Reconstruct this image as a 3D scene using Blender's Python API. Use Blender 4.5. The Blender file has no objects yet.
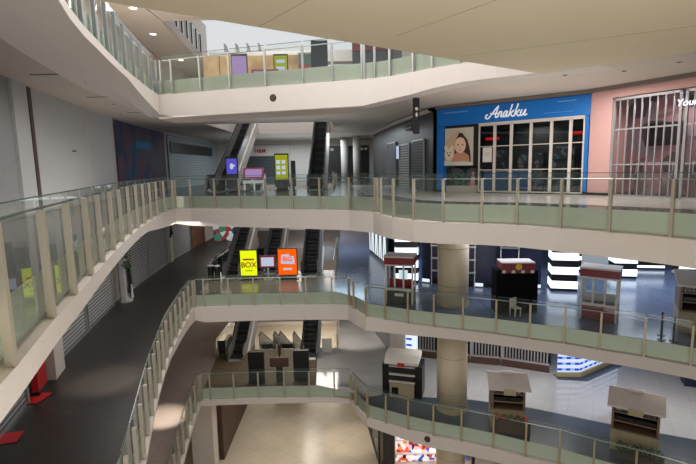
import bpy, math, random
from mathutils import Vector, Matrix
from mathutils.geometry import tessellate_polygon
random.seed(7)
SC = bpy.context.scene
COL = SC.collection
PI = math.pi

# ------------------------------------------------------------------ camera
F, EYE = 470.0, 1.5
cd = bpy.data.cameras.new('camera'); cam = bpy.data.objects.new('camera', cd); COL.objects.link(cam)
cd.sensor_width = 36; cd.lens = F / 696 * 36; cd.clip_end = 300; cd.clip_start = .05
p = math.atan((232 - 167) / F); r = math.radians(1.2); c, s = math.cos(r), math.sin(r)
fw = Vector((0, math.cos(p), -math.sin(p))); rt = Vector((1, 0, 0)); up = Vector((0, math.sin(p), math.cos(p)))
Rv = rt * c - up * s; Uv = up * c + rt * s
cam.matrix_world = Matrix(((Rv.x, Uv.x, -fw.x, 0), (Rv.y, Uv.y, -fw.y, 0), (Rv.z, Uv.z, -fw.z, EYE), (0, 0, 0, 1)))
SC.camera = cam

# ------------------------------------------------------------------ materials
def newmat(name):
    m = bpy.data.materials.new(name); m.use_nodes = True
    nt = m.node_tree; nt.nodes.clear()
    o = nt.nodes.new('ShaderNodeOutputMaterial'); return m, nt, o
def lin(c):
    return tuple(((v / 12.92) if v <= .04045 else ((v + .055) / 1.055) ** 2.4) for v in c)
def rgb(r_, g_, b_): return lin((r_ / 255, g_ / 255, b_ / 255)) + (1,)
def pbr(name, col, rough=.5, metal=0, noise=.08, nscale=3, spec=.5, emit=None, es=0):
    m, nt, o = newmat(name); N = nt.nodes; L = nt.links
    b = N.new('ShaderNodeBsdfPrincipled'); L.new(b.outputs[0], o.inputs[0])
    b.inputs['Roughness'].default_value = rough; b.inputs['Metallic'].default_value = metal
    b.inputs['Specular IOR Level'].default_value = spec
    tc = N.new('ShaderNodeTexCoord'); nz = N.new('ShaderNodeTexNoise'); nz.inputs['Scale'].default_value = nscale
    L.new(tc.outputs['Object'], nz.inputs['Vector'])
    mr = N.new('ShaderNodeMapRange'); mr.inputs['To Min'].default_value = 1 - noise; mr.inputs['To Max'].default_value = 1 + noise
    L.new(nz.outputs['Fac'], mr.inputs['Value'])
    mx = N.new('ShaderNodeMix'); mx.data_type = 'RGBA'; mx.blend_type = 'MULTIPLY'; mx.inputs[0].default_value = 1
    mx.inputs[6].default_value = col; L.new(mr.outputs[0], mx.inputs[7]); L.new(mx.outputs[2], b.inputs['Base Color'])
    if emit: b.inputs['Emission Color'].default_value = emit; b.inputs['Emission Strength'].default_value = es
    return m
def emis(name, col, strength):
    m, nt, o = newmat(name); e = nt.nodes.new('ShaderNodeEmission'); e.inputs[0].default_value = col; e.inputs[1].default_value = strength
    nt.links.new(e.outputs[0], o.inputs[0]); return m
def tile(name, c1, c2, mortar, sx, sy, rough=.25, rot=0, msize=.012, spec=.5, bump=0):
    m, nt, o = newmat(name); N = nt.nodes; L = nt.links
    b = N.new('ShaderNodeBsdfPrincipled'); L.new(b.outputs[0], o.inputs[0])
    b.inputs['Roughness'].default_value = rough; b.inputs['Specular IOR Level'].default_value = spec
    tc = N.new('ShaderNodeTexCoord'); mp = N.new('ShaderNodeMapping'); mp.inputs['Rotation'].default_value = (0, 0, rot)
    L.new(tc.outputs['Object'], mp.inputs[0])
    br = N.new('ShaderNodeTexBrick'); br.offset = 0; br.inputs['Scale'].default_value = 1
    br.inputs['Brick Width'].default_value = sx; br.inputs['Row Height'].default_value = sy
    br.inputs['Mortar Size'].default_value = msize; br.inputs['Color1'].default_value = c1; br.inputs['Color2'].default_value = c2
    br.inputs['Mortar'].default_value = mortar
    L.new(mp.outputs[0], br.inputs[0])
    nz = N.new('ShaderNodeTexNoise'); nz.inputs['Scale'].default_value = .6; L.new(tc.outputs['Object'], nz.inputs[0])
    mr = N.new('ShaderNodeMapRange'); mr.inputs['To Min'].default_value = .85; mr.inputs['To Max'].default_value = 1.12
    L.new(nz.outputs['Fac'], mr.inputs[0])
    mx = N.new('ShaderNodeMix'); mx.data_type = 'RGBA'; mx.blend_type = 'MULTIPLY'; mx.inputs[0].default_value = 1
    L.new(br.outputs[0], mx.inputs[6]); L.new(mr.outputs[0], mx.inputs[7]); L.new(mx.outputs[2], b.inputs['Base Color'])
    return m
def glassmat(name, tint, ior=1.35, rough=.0, haze=0, hazecol=(.5, .6, .55, 1), gain=1):
    m, nt, o = newmat(name); N = nt.nodes; L = nt.links
    t = N.new('ShaderNodeBsdfTransparent'); t.inputs[0].default_value = tint
    g = N.new('ShaderNodeBsdfGlossy'); g.inputs['Roughness'].default_value = rough
    f = N.new('ShaderNodeFresnel'); f.inputs[0].default_value = ior
    mx = N.new('ShaderNodeMixShader'); L.new(f.outputs[0], mx.inputs[0]); L.new(t.outputs[0], mx.inputs[1]); L.new(g.outputs[0], mx.inputs[2])
    last = mx
    if haze:
        d = N.new('ShaderNodeBsdfDiffuse'); d.inputs[0].default_value = hazecol
        m2 = N.new('ShaderNodeMixShader'); m2.inputs[0].default_value = haze
        L.new(mx.outputs[0], m2.inputs[1]); L.new(d.outputs[0], m2.inputs[2]); last = m2
    L.new(last.outputs[0], o.inputs[0]); return m
def slatmat(name, c1, c2, freq, axis='Z', rough=.5, metal=.2, duty=.5, es=0):
    m, nt, o = newmat(name); N = nt.nodes; L = nt.links
    b = N.new('ShaderNodeBsdfPrincipled'); L.new(b.outputs[0], o.inputs[0]); b.inputs['Roughness'].default_value = rough; b.inputs['Metallic'].default_value = metal
    tc = N.new('ShaderNodeTexCoord'); sp = N.new('ShaderNodeSeparateXYZ'); L.new(tc.outputs['Object'], sp.inputs[0])
    mu = N.new('ShaderNodeMath'); mu.operation = 'MULTIPLY'; mu.inputs[1].default_value = freq; L.new(sp.outputs[axis], mu.inputs[0])
    fr = N.new('ShaderNodeMath'); fr.operation = 'FRACT'; L.new(mu.outputs[0], fr.inputs[0])
    gt = N.new('ShaderNodeMath'); gt.operation = 'GREATER_THAN'; gt.inputs[1].default_value = duty; L.new(fr.outputs[0], gt.inputs[0])
    mx = N.new('ShaderNodeMix'); mx.data_type = 'RGBA'; mx.inputs[6].default_value = c1; mx.inputs[7].default_value = c2; L.new(gt.outputs[0], mx.inputs[0])
    L.new(mx.outputs[2], b.inputs['Base Color'])
    if es: L.new(mx.outputs[2], b.inputs['Emission Color']); b.inputs['Emission Strength'].default_value = es
    return m
def blotch(name, cols, scale, es=0, rough=.6, detail=3):
    m, nt, o = newmat(name); N = nt.nodes; L = nt.links
    b = N.new('ShaderNodeBsdfPrincipled'); L.new(b.outputs[0], o.inputs[0]); b.inputs['Roughness'].default_value = rough
    tc = N.new('ShaderNodeTexCoord'); nz = N.new('ShaderNodeTexNoise'); nz.inputs['Scale'].default_value = scale; nz.inputs['Detail'].default_value = detail
    L.new(tc.outputs['Object'], nz.inputs[0]); cr = N.new('ShaderNodeValToRGB'); L.new(nz.outputs['Fac'], cr.inputs[0])
    e = cr.color_ramp.elements; n = len(cols)
    while len(e) < n: e.new(.5)
    for i, cc in enumerate(cols): e[i].position = .3 + .4 * i / (n - 1); e[i].color = cc
    L.new(cr.outputs[0], b.inputs['Base Color'])
    if es: L.new(cr.outputs[0], b.inputs['Emission Color']); b.inputs['Emission Strength'].default_value = es
    return m
def cells(name, cols, scale, es):
    m, nt, o = newmat(name); N = nt.nodes; L = nt.links
    b = N.new('ShaderNodeBsdfPrincipled'); L.new(b.outputs[0], o.inputs[0]); b.inputs['Roughness'].default_value = .6
    tc = N.new('ShaderNodeTexCoord'); v = N.new('ShaderNodeTexVoronoi'); v.inputs['Scale'].default_value = scale
    L.new(tc.outputs['Object'], v.inputs[0]); sp = N.new('ShaderNodeSeparateColor'); L.new(v.outputs['Color'], sp.inputs[0])
    cr = N.new('ShaderNodeValToRGB'); cr.color_ramp.interpolation = 'CONSTANT'; L.new(sp.outputs[0], cr.inputs[0])
    e = cr.color_ramp.elements; n = len(cols)
    while len(e) < n: e.new(.5)
    for i, cc in enumerate(cols): e[i].position = i / n; e[i].color = cc
    L.new(cr.outputs[0], b.inputs['Base Color']); L.new(cr.outputs[0], b.inputs['Emission Color']); b.inputs['Emission Strength'].default_value = es
    return m

M = {}
M['white'] = pbr('white_paint', rgb(212, 203, 194), .6, noise=.03)
M['fascia'] = pbr('fascia_paint', rgb(220, 211, 204), .5, noise=.03)
M['ceil'] = pbr('ceiling_paint', rgb(205, 193, 180), .7, noise=.03)
M['beige'] = pbr('beige_soffit', rgb(216, 203, 174), .7, noise=.03, nscale=.5)
M['beigej'] = pbr('soffit_joint', rgb(168, 154, 126), .7)
M['edge'] = pbr('slab_edge_glow_paint', rgb(236, 242, 222), .7, noise=.04, emit=rgb(205, 210, 190), es=.05)  # faint glow put into the paint brightens the band behind the glass
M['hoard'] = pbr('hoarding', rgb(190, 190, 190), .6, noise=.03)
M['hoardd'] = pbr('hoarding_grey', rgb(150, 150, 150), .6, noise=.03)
M['hoardgap'] = pbr('hoarding_joint', rgb(60, 58, 56), .6)
M['post'] = pbr('post_metal', rgb(190, 182, 165), .35, .35, noise=.04)
M['postt'] = pbr('post_tan', rgb(186, 172, 138), .4, .3, noise=.04)
M['steel'] = pbr('steel', rgb(190, 192, 190), .3, .7, noise=.04)
M['steeld'] = pbr('steel_dull', rgb(140, 146, 146), .35, .5)
M['trimg'] = pbr('shop_trim', rgb(118, 108, 98), .5)
M['dark'] = pbr('dark_metal', rgb(30, 31, 33), .4, .2)
M['black'] = pbr('black_plastic', rgb(14, 14, 16), .35)
M['drape'] = pbr('black_drape', rgb(10, 10, 12), .9, spec=.15)
M['rubber'] = pbr('black_rubber', rgb(16, 16, 17), .6)
M['step'] = slatmat('escalator_step', rgb(12, 12, 14), rgb(42, 42, 44), 4, 'Y', .6, 0, .6)
M['shop'] = pbr('dark_shopfront', rgb(30, 29, 30), .35, noise=.15)
M['shopb'] = pbr('dark_blue_shopfront', rgb(26, 34, 58), .35, noise=.3, nscale=1.5)
M['shutter'] = slatmat('roller_shutter', rgb(185, 186, 188), rgb(92, 94, 97), 6, 'Z', .5, .1, .6)
M['shutterd'] = slatmat('roller_shutter_dark', rgb(92, 95, 98), rgb(48, 50, 54), 6, 'Z', .5, .2, .6)
M['shutterl'] = slatmat('roller_shutter_light', rgb(176, 182, 186), rgb(140, 146, 150), 4, 'Z', .5, .1, .8)
M['glass'] = glassmat('balustrade_glass', (.93, .97, .945, 1), 1.42, haze=.06, hazecol=(.4, .5, .45, 1))
M['glassc'] = glassmat('shop_glass', (.85, .9, .9, 1), 1.3)
M['cap'] = pbr('glass_edge', rgb(70, 92, 86), .2)
M['blue'] = pbr('sign_blue', rgb(6, 112, 194), .45, noise=.03, emit=rgb(10, 90, 200), es=.06)
M['bluel'] = pbr('sign_blue_pale', rgb(110, 165, 220), .5)
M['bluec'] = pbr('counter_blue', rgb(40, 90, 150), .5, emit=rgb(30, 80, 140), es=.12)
M['tealp'] = pbr('teal_glass_panel', rgb(120, 150, 145), .25)
M['wtext'] = pbr('white_letters', rgb(245, 245, 245), .5, emit=(1, 1, 1, 1), es=.35)
M['red'] = pbr('red', rgb(190, 28, 34), .5)
M['maroon'] = pbr('maroon', rgb(128, 30, 42), .45)
M['pink'] = pbr('pink_wall', rgb(214, 168, 162), .6, noise=.04)
M['gate'] = pbr('gate_metal', rgb(165, 162, 164), .4, .3)
M['wood'] = pbr('kiosk_wood', rgb(126, 104, 82), .55, noise=.2, nscale=4)
M['woodd'] = pbr('kiosk_wood_dark', rgb(78, 54, 42), .55, noise=.2, nscale=4)
M['woodl'] = pbr('kiosk_wood_light', rgb(172, 160, 130), .55, noise=.12, nscale=4)
M['roofk'] = pbr('kiosk_roof', rgb(212, 203, 197), .6, noise=.06)
M['cloth'] = pbr('white_cover', rgb(222, 218, 212), .7, noise=.05)
M['colm'] = pbr('column_paint', rgb(215, 200, 172), .45, noise=.03)
M['colj'] = pbr('column_joint', rgb(150, 138, 115), .6)
M['leaf'] = blotch('foliage', [rgb(20, 45, 16), rgb(50, 90, 35), rgb(90, 120, 60)], 8)
M['skin'] = pbr('poster_skin', rgb(232, 190, 165), .6, emit=rgb(232, 190, 165), es=.12)
M['skind'] = pbr('poster_skin_shade', rgb(196, 140, 112), .6, emit=rgb(196, 140, 112), es=.12)
M['paper'] = pbr('poster_ground', rgb(196, 186, 172), .6, emit=rgb(196, 186, 172), es=.12)
M['hair'] = pbr('poster_hair', rgb(62, 42, 34), .6)
M['cream'] = pbr('poster_cream', rgb(225, 205, 180), .6, emit=rgb(225, 205, 180), es=.12)
M['creamd'] = pbr('poster_fur', rgb(200, 172, 140), .6, emit=rgb(200, 172, 140), es=.08)
M['yellow'] = emis('yellow_screen', rgb(226, 240, 20), 1.7)
M['orange'] = emis('orange_screen', rgb(250, 96, 10), 1.6)
M['lcd'] = emis('white_screen', rgb(205, 215, 240), 1.2)
M['lcdp'] = emis('purple_screen', rgb(110, 105, 235), .9)
M['lcdl'] = emis('lavender_screen', rgb(200, 165, 230), .9)
M['lcdg'] = emis('lime_screen', rgb(196, 208, 40), .8)
M['orange2'] = pbr('screen_red_print', rgb(190, 80, 20), .5)
M['led'] = emis('led_white', (.8, .9, 1, 1), 3.4)
M['ledb'] = emis('led_blue', rgb(40, 90, 235), 1.1)
M['ledw'] = emis('led_panel', (.82, .93, 1, 1), 1.5)
def checkmat():
    m, nt, o = newmat('checked_light'); N = nt.nodes; L = nt.links; e = N.new('ShaderNodeEmission'); L.new(e.outputs[0], o.inputs[0]); e.inputs[1].default_value = 1.35
    tc = N.new('ShaderNodeTexCoord'); sp = N.new('ShaderNodeSeparateXYZ'); L.new(tc.outputs['Object'], sp.inputs[0]); fs = []
    for ax, f_, d_ in (('X', 1.9, .5), ('Z', 2.6, .42)):
        mu = N.new('ShaderNodeMath'); mu.operation = 'MULTIPLY'; mu.inputs[1].default_value = f_; L.new(sp.outputs[ax], mu.inputs[0])
        fr = N.new('ShaderNodeMath'); fr.operation = 'FRACT'; L.new(mu.outputs[0], fr.inputs[0])
        lt = N.new('ShaderNodeMath'); lt.operation = 'LESS_THAN'; lt.inputs[1].default_value = d_; L.new(fr.outputs[0], lt.inputs[0]); fs.append(lt)
    for k, (c1, c2) in enumerate(((rgb(225, 238, 255), rgb(150, 190, 250)), (rgb(150, 190, 250), rgb(40, 80, 215)))):
        mx = N.new('ShaderNodeMix'); mx.data_type = 'RGBA'; mx.inputs[6].default_value = c1; mx.inputs[7].default_value = c2; L.new(fs[0].outputs[0], mx.inputs[0]); fs.append(mx)
    mx = N.new('ShaderNodeMix'); mx.data_type = 'RGBA'; L.new(fs[1].outputs[0], mx.inputs[0]); mx.inputs[6].default_value = rgb(228, 240, 255); L.new(fs[3].outputs[2], mx.inputs[7]); L.new(mx.outputs[2], e.inputs[0]); return m
M['checks'] = checkmat()
M['lamp'] = emis('downlight_lens', (1, .93, .85, 1), 5)
M['bright'] = emis('skylight_glow', (.95, .96, 1, 1), 1.15)
M['neon'] = emis('neon', (.95, .95, 1, 1), 2.5)
M['redglow'] = emis('red_glow', rgb(235, 35, 30), .9)
M['cyan'] = pbr('mural_cyan', rgb(30, 100, 135), .6, emit=rgb(30, 110, 145), es=.1)  # slight glow put into the printed band's colour
M['mural'] = blotch('mural_print_glow', [rgb(12, 22, 46), rgb(24, 40, 70), rgb(70, 38, 54), rgb(24, 62, 84), rgb(20, 36, 64)], .5, es=.2, detail=8)  # print glows by itself to brighten the mural, no lamp behind it
M['brickprint'] = blotch('orange_brown_print', [rgb(40, 26, 24), rgb(110, 70, 50), rgb(60, 40, 36), rgb(140, 90, 60)], 1.6, es=.05)
M['shopcol'] = cells('shop_display', [rgb(240, 235, 240), rgb(230, 90, 40), rgb(60, 90, 190), rgb(235, 190, 200), rgb(250, 250, 250), rgb(150, 50, 60), rgb(250, 246, 250), rgb(30, 30, 50), rgb(240, 150, 70), rgb(235, 232, 240)], 3.6, .9)
M['shopfar'] = cells('far_shop_display', [rgb(190, 200, 205), rgb(150, 60, 60), rgb(70, 130, 110), rgb(210, 215, 220), rgb(50, 60, 80), rgb(230, 230, 235)], 1.7, .6)
M['woodglow'] = blotch('glowing_wood_wall', [rgb(160, 125, 90), rgb(205, 170, 125), rgb(225, 195, 150)], .5, es=.45)  # glow in the timber colour stands in for light on the wall
M['kids'] = cells('glowing_shop_stock', [rgb(20, 22, 26), rgb(70, 60, 62), rgb(26, 30, 36), rgb(40, 66, 80), rgb(22, 22, 24), rgb(90, 70, 74), rgb(18, 20, 24)], 5.0, .6)  # goods carry their own glow so they show inside the dim shop
M['pinkshop'] = cells('pink_shop_inside_glow', [rgb(92, 70, 74), rgb(120, 88, 92), rgb(70, 58, 62), rgb(104, 92, 98), rgb(60, 52, 56)], 1.3, .5)  # glow put into these colours brightens the shop interior
M['stock'] = blotch('kiosk_stock', [rgb(30, 28, 30), rgb(90, 86, 84), rgb(190, 190, 188)], 9)
M['f_dark'] = tile('floor_black_tile', rgb(40, 35, 33), rgb(35, 31, 29), rgb(70, 62, 56), 1.5, 3.2, .42, math.radians(22), .008)
M['f_bridge'] = tile('floor_taupe_tile', rgb(112, 104, 90), rgb(104, 97, 84), rgb(84, 78, 70), 1.2, 1.2, .22)
M['f_brown'] = tile('floor_brown_tile', rgb(98, 84, 64), rgb(92, 79, 60), rgb(74, 66, 54), 1.2, 1.2, .6, spec=.2)
M['f_blue'] = tile('floor_navy_tile', rgb(92, 102, 124), rgb(86, 96, 118), rgb(70, 78, 96), 1.2, 1.2, .18)
M['f_grey'] = tile('floor_grey_tile', rgb(146, 134, 126), rgb(140, 128, 120), rgb(120, 110, 104), 1.2, 1.2, .35)
M['f_white'] = tile('floor_white_tile', rgb(182, 182, 184), rgb(178, 178, 180), rgb(164, 164, 166), 1.2, 1.2, .07, .5, spec=.9)
M['f_slate'] = tile('floor_slate_band', rgb(66, 76, 88), rgb(60, 70, 82), rgb(50, 58, 68), .9, .9, .3, .6)
M['f_cream'] = tile('floor_cream_tile', rgb(196, 184, 162), rgb(190, 178, 157), rgb(170, 158, 138), 1.1, 1.1, .22, math.radians(38), .012)
M['f_l3'] = tile('floor_l3_tile', rgb(190, 186, 180), rgb(184, 180, 175), rgb(160, 156, 150), 1.2, 1.2, .2)
M['f_l3d'] = tile('floor_l3_dark', rgb(60, 58, 56), rgb(56, 54, 52), rgb(48, 46, 44), 1.2, 1.2, .2)

# ------------------------------------------------------------------ mesh helpers
class MB:
    def __init__(s): s.v = []; s.f = []
    def quad(s, a, b, c, d):
        n = len(s.v); s.v += [a, b, c, d]; s.f.append((n, n + 1, n + 2, n + 3)); return s
    def box(s, c, d, rz=0, rx=0):
        n = len(s.v); m = Matrix.Rotation(rz, 3, 'Z') @ Matrix.Rotation(rx, 3, 'X')
        for i in (-.5, .5):
            for j in (-.5, .5):
                for k in (-.5, .5):
                    q = m @ Vector((i * d[0], j * d[1], k * d[2])); s.v.append((q.x + c[0], q.y + c[1], q.z + c[2]))
        for a in ((0, 1, 3, 2), (4, 6, 7, 5), (0, 4, 5, 1), (2, 3, 7, 6), (0, 2, 6, 4), (1, 5, 7, 3)): s.f.append(tuple(n + i for i in a))
        return s
    def bx(s, x0, x1, y0, y1, z0, z1): return s.box(((x0 + x1) / 2, (y0 + y1) / 2, (z0 + z1) / 2), (x1 - x0, y1 - y0, z1 - z0))
    def prism(s, poly, z0, z1):
        n = len(s.v); k = len(poly)
        for z in (z0, z1): s.v += [(q[0], q[1], z) for q in poly]
        for t in tessellate_polygon([[Vector((q[0], q[1], 0)) for q in poly]]):
            s.f.append(tuple(n + i for i in t)); s.f.append(tuple(n + k + i for i in reversed(t)))
        for i in range(k): j = (i + 1) % k; s.f.append((n + i, n + j, n + k + j, n + k + i))
        return s
    def prismy(s, poly, y0, y1):            # polygon in x-z, extruded along y
        n = len(s.v); k = len(poly)
        for y in (y0, y1): s.v += [(q[0], y, q[1]) for q in poly]
        for t in tessellate_polygon([[Vector((q[0], q[1], 0)) for q in poly]]):
            s.f.append(tuple(n + i for i in t)); s.f.append(tuple(n + k + i for i in reversed(t)))
        for i in range(k): j = (i + 1) % k; s.f.append((n + i, n + j, n + k + j, n + k + i))
        return s
    def prismx(s, poly, x0, x1):            # polygon in y-z, extruded along x
        n = len(s.v); k = len(poly)
        for x in (x0, x1): s.v += [(x, q[0], q[1]) for q in poly]
        for t in tessellate_polygon([[Vector((q[0], q[1], 0)) for q in poly]]):
            s.f.append(tuple(n + i for i in t)); s.f.append(tuple(n + k + i for i in reversed(t)))
        for i in range(k): j = (i + 1) % k; s.f.append((n + i, n + j, n + k + j, n + k + i))
        return s
    def cyl(s, c, r0, r1, z0, z1, n=16):
        b = len(s.v)
        for z, rr in ((z0, r0), (z1, r1)):
            s.v += [(c[0] + rr * math.cos(2 * PI * i / n), c[1] + rr * math.sin(2 * PI * i / n), z) for i in range(n)]
        for i in range(n): j = (i + 1) % n; s.f.append((b + i, b + j, b + n + j, b + n + i))
        s.f.append(tuple(b + i for i in reversed(range(n)))); s.f.append(tuple(b + n + i for i in range(n))); return s
    def tube(s, pts, rad, n=8):
        pts = [Vector(q) for q in pts]; b = len(s.v)
        for i, q in enumerate(pts):
            d = (pts[min(i + 1, len(pts) - 1)] - pts[max(i - 1, 0)]).normalized()
            u = d.cross(Vector((0, 0, 1)));
            if u.length < 1e-4: u = Vector((1, 0, 0))
            u.normalize(); w = u.cross(d)
            s.v += [tuple(q + rad * (u * math.cos(2 * PI * k / n) + w * math.sin(2 * PI * k / n))) for k in range(n)]
        for i in range(len(pts) - 1):
            for k in range(n):
                l = (k + 1) % n; s.f.append((b + i * n + k, b + i * n + l, b + (i + 1) * n + l, b + (i + 1) * n + k))
        s.f.append(tuple(b + k for k in reversed(range(n)))); s.f.append(tuple(b + (len(pts) - 1) * n + k for k in range(n)))
        return s
    def disc(s, c, rx, rz, y, n=20, a0=0, a1=2 * PI):      # ellipse facing -y
        s.prismy([(c[0] + rx * math.cos(a0 + (a1 - a0) * i / n), c[1] + rz * math.sin(a0 + (a1 - a0) * i / n)) for i in range(n)], y, y + .008); return s
    def strip(s, rows, closed=False):       # list of rows of equal length
        b = len(s.v); n = len(rows[0])
        for rw in rows: s.v += [tuple(q) for q in rw]
        R_ = len(rows)
        for i in range(R_ if closed else R_ - 1):
            j = (i + 1) % R_
            for k in range(n - 1): s.f.append((b + i * n + k, b + j * n + k, b + j * n + k + 1, b + i * n + k + 1))
        return s
    def build(s, name, mat, parent=None, smooth=False, kind=None):
        me = bpy.data.meshes.new(name); me.from_pydata(s.v, [], s.f); me.update(); me.materials.append(mat if not isinstance(mat, str) else M[mat])
        if smooth:
            for q in me.polygons: q.use_smooth = True
        o = bpy.data.objects.new(name, me); COL.objects.link(o)
        if parent: o.parent = parent
        if kind: o['kind'] = kind
        return o
def struct(name, mb, mat, smooth=False): return mb.build(name, mat, None, smooth, 'structure')
def tag(o, label, cat, group=None):
    o['label'] = label; o['category'] = cat
    if group: o['group'] = group
    return o
def thing(name, label, cat, loc=(0, 0, 0), rz=0, group=None):
    o = bpy.data.objects.new(name, None); COL.objects.link(o); o.location = loc; o.rotation_euler = (0, 0, rz); o.empty_display_size = .2
    return tag(o, label, cat, group)
def copy_tree(o, parent=None):
    c_ = o.copy(); COL.objects.link(c_)
    if parent: c_.parent = parent
    for ch in list(o.children): copy_tree(ch, c_)
    return c_
def text(name, body, size, mat, parent, loc, rz=0, shear=0, align='CENTER', bold=0, rx=PI / 2):
    cu = bpy.data.curves.new(name, 'FONT'); cu.body = body; cu.size = size; cu.shear = shear; cu.align_x = align; cu.align_y = 'CENTER'; cu.extrude = .012; cu.offset = bold; cu.resolution_u = 4
    t = bpy.data.objects.new(name, cu); COL.objects.link(t)
    dg = bpy.context.evaluated_depsgraph_get(); me = bpy.data.meshes.new_from_object(t.evaluated_get(dg)); me.name = name
    COL.objects.unlink(t); bpy.data.objects.remove(t)
    me.materials.clear(); me.materials.append(M[mat])
    o = bpy.data.objects.new(name, me); COL.objects.link(o); o.parent = parent; o.location = loc; o.rotation_euler = (rx, 0, rz)
    return o
def norm2(pts, closed=False):
    """miter offset vectors pointing to the right-hand side of the path"""
    out = []; n = len(pts)
    for i in range(n):
        a = pts[(i - 1) % n] if (closed or i > 0) else None; b = pts[i]; c_ = pts[(i + 1) % n] if (closed or i < n - 1) else None
        ns = []
        for q0, q1 in ((a, b), (b, c_)):
            if q0 is None or q1 is None: continue
            d = Vector((q1[0] - q0[0], q1[1] - q0[1])); d.normalize(); ns.append(Vector((d.y, -d.x)))
        m = sum(ns, Vector((0, 0))); m.normalize(); k = max(.45, m.dot(ns[0])); out.append(m / k)
    return out
def offset(pts, d, closed=False):
    return [(q[0] + n.x * d, q[1] + n.y * d) for q, n in zip(pts, norm2(pts, closed))]
def dense(pts, step):
    """Catmull-Rom resample of an open path"""
    P_ = [Vector(q) for q in pts]; fine = []
    for i in range(len(P_) - 1):
        p0 = P_[max(i - 1, 0)]; p1 = P_[i]; p2 = P_[i + 1]; p3 = P_[min(i + 2, len(P_) - 1)]
        for k in range(12):
            t = k / 12; fine.append(.5 * ((2 * p1) + (p2 - p0) * t + (2 * p0 - 5 * p1 + 4 * p2 - p3) * t * t + (3 * p1 - p0 - 3 * p2 + p3) * t ** 3))
    fine.append(P_[-1]); L_ = [0]
    for a, b in zip(fine, fine[1:]): L_.append(L_[-1] + (b - a).length)
    n = max(1, round(L_[-1] / step)); out = []; j = 0
    for k in range(n + 1):
        t = L_[-1] * k / n
        while j < len(L_) - 2 and L_[j + 1] < t: j += 1
        u = (t - L_[j]) / max(1e-6, L_[j + 1] - L_[j]); q = fine[j].lerp(fine[j + 1], min(1, u)); out.append((q.x, q.y))
    return out

# ------------------------------------------------------------------ level outlines (void runs clockwise seen from above: left side going away, bridge, right side coming back)
LEFT3 = [(-3.27, 3.2), (-3.93, 5.2), (-4.58, 7.0), (-5.02, 8.36), (-5.58, 9.97), (-6.07, 11.42), (-6.66, 13.19), (-7.16, 14.77), (-7.72, 16.57), (-8.22, 18.32), (-8.63, 19.9), (-9.05, 21.6), (-9.4, 23.2), (-9.8, 25.2), (-10.25, 27.7)]
BR3 = [(-9.2, 27.65), (-7.63, 27.1), (-6.08, 26.55), (-4.52, 25.98), (-2.97, 25.4), (-1.46, 24.83), (.1, 24.15), (1.3, 23.0)]
RIGHT3 = [(1.55, 21.6), (1.98, 20.25), (2.7, 19.1), (3.7, 18.15), (5.0, 17.45), (6.1, 16.85), (7.2, 15.8), (8.22, 14.65), (9.3, 13.4), (10.2, 11.9), (10.9, 10.2)]
NEAR3 = [(9.5, 3), (4, .6), (-2.6, .6)]
LEFT2 = [(-4.2, 6.0), (-4.62, 7.6), (-5.1, 9.5), (-5.64, 11.4), (-6.27, 13.4), (-7.07, 16.05), (-7.66, 18.25), (-8.21, 20.4), (-8.79, 23.5), (-9.15, 25.6), (-9.4, 27.5)]
BR2 = [(-8.77, 27.6), (-7.3, 27.65), (-5.79, 27.7), (-4.17, 27.7), (-2.62, 27.65), (-1.05, 27.6), (-.05, 27.45)]
RIGHT2 = [(.25, 26.5), (.9, 25.1), (1.9, 24.5), (3.05, 23.8), (4.3, 23.2), (5.65, 22.65), (7.1, 22.0), (8.45, 21.25), (9.8, 20.6), (11.0, 19.8), (12.4, 18.95), (13.7, 18.0), (15, 16.8), (16.2, 15.3)]
NEAR2 = [(15, 5), (5, 0), (-3, 2)]
LEFT4 = [(-5.2, 8.42), (-6.35, 11.4), (-6.83, 12.9), (-7.2, 14.3), (-7.62, 15.82), (-7.95, 17.1), (-8.3, 18.5), (-8.6, 19.9), (-8.9, 21.4), (-9.2, 23.0), (-9.42, 24.4)]
BR4 = [(-8.6, 24.2), (-7.05, 23.7), (-5.5, 23.2), (-3.7, 22.65), (-1.9, 22.1), (-.55, 21.7), (.75, 21.3)]
RIGHT4 = [(1.3, 21.1), (1.92, 20.75), (2.8, 19.95), (3.45, 19.25), (4.4, 18.5), (5.5, 17.7), (6.79, 16.94)]
NEAR4 = []
WELL = [(-9.9, 34.0), (-9.9, 44.2), (-1.0, 44.2), (-1.0, 34.0)]
OUTER = [(-9.0, -3), (-9.0, 7), (-10.2, 12.5), (-11.9, 18.4), (-13.5, 26), (-14.3, 31.4), (-15.1, 40), (-15.1, 57), (30, 57), (30, -3)]

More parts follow.
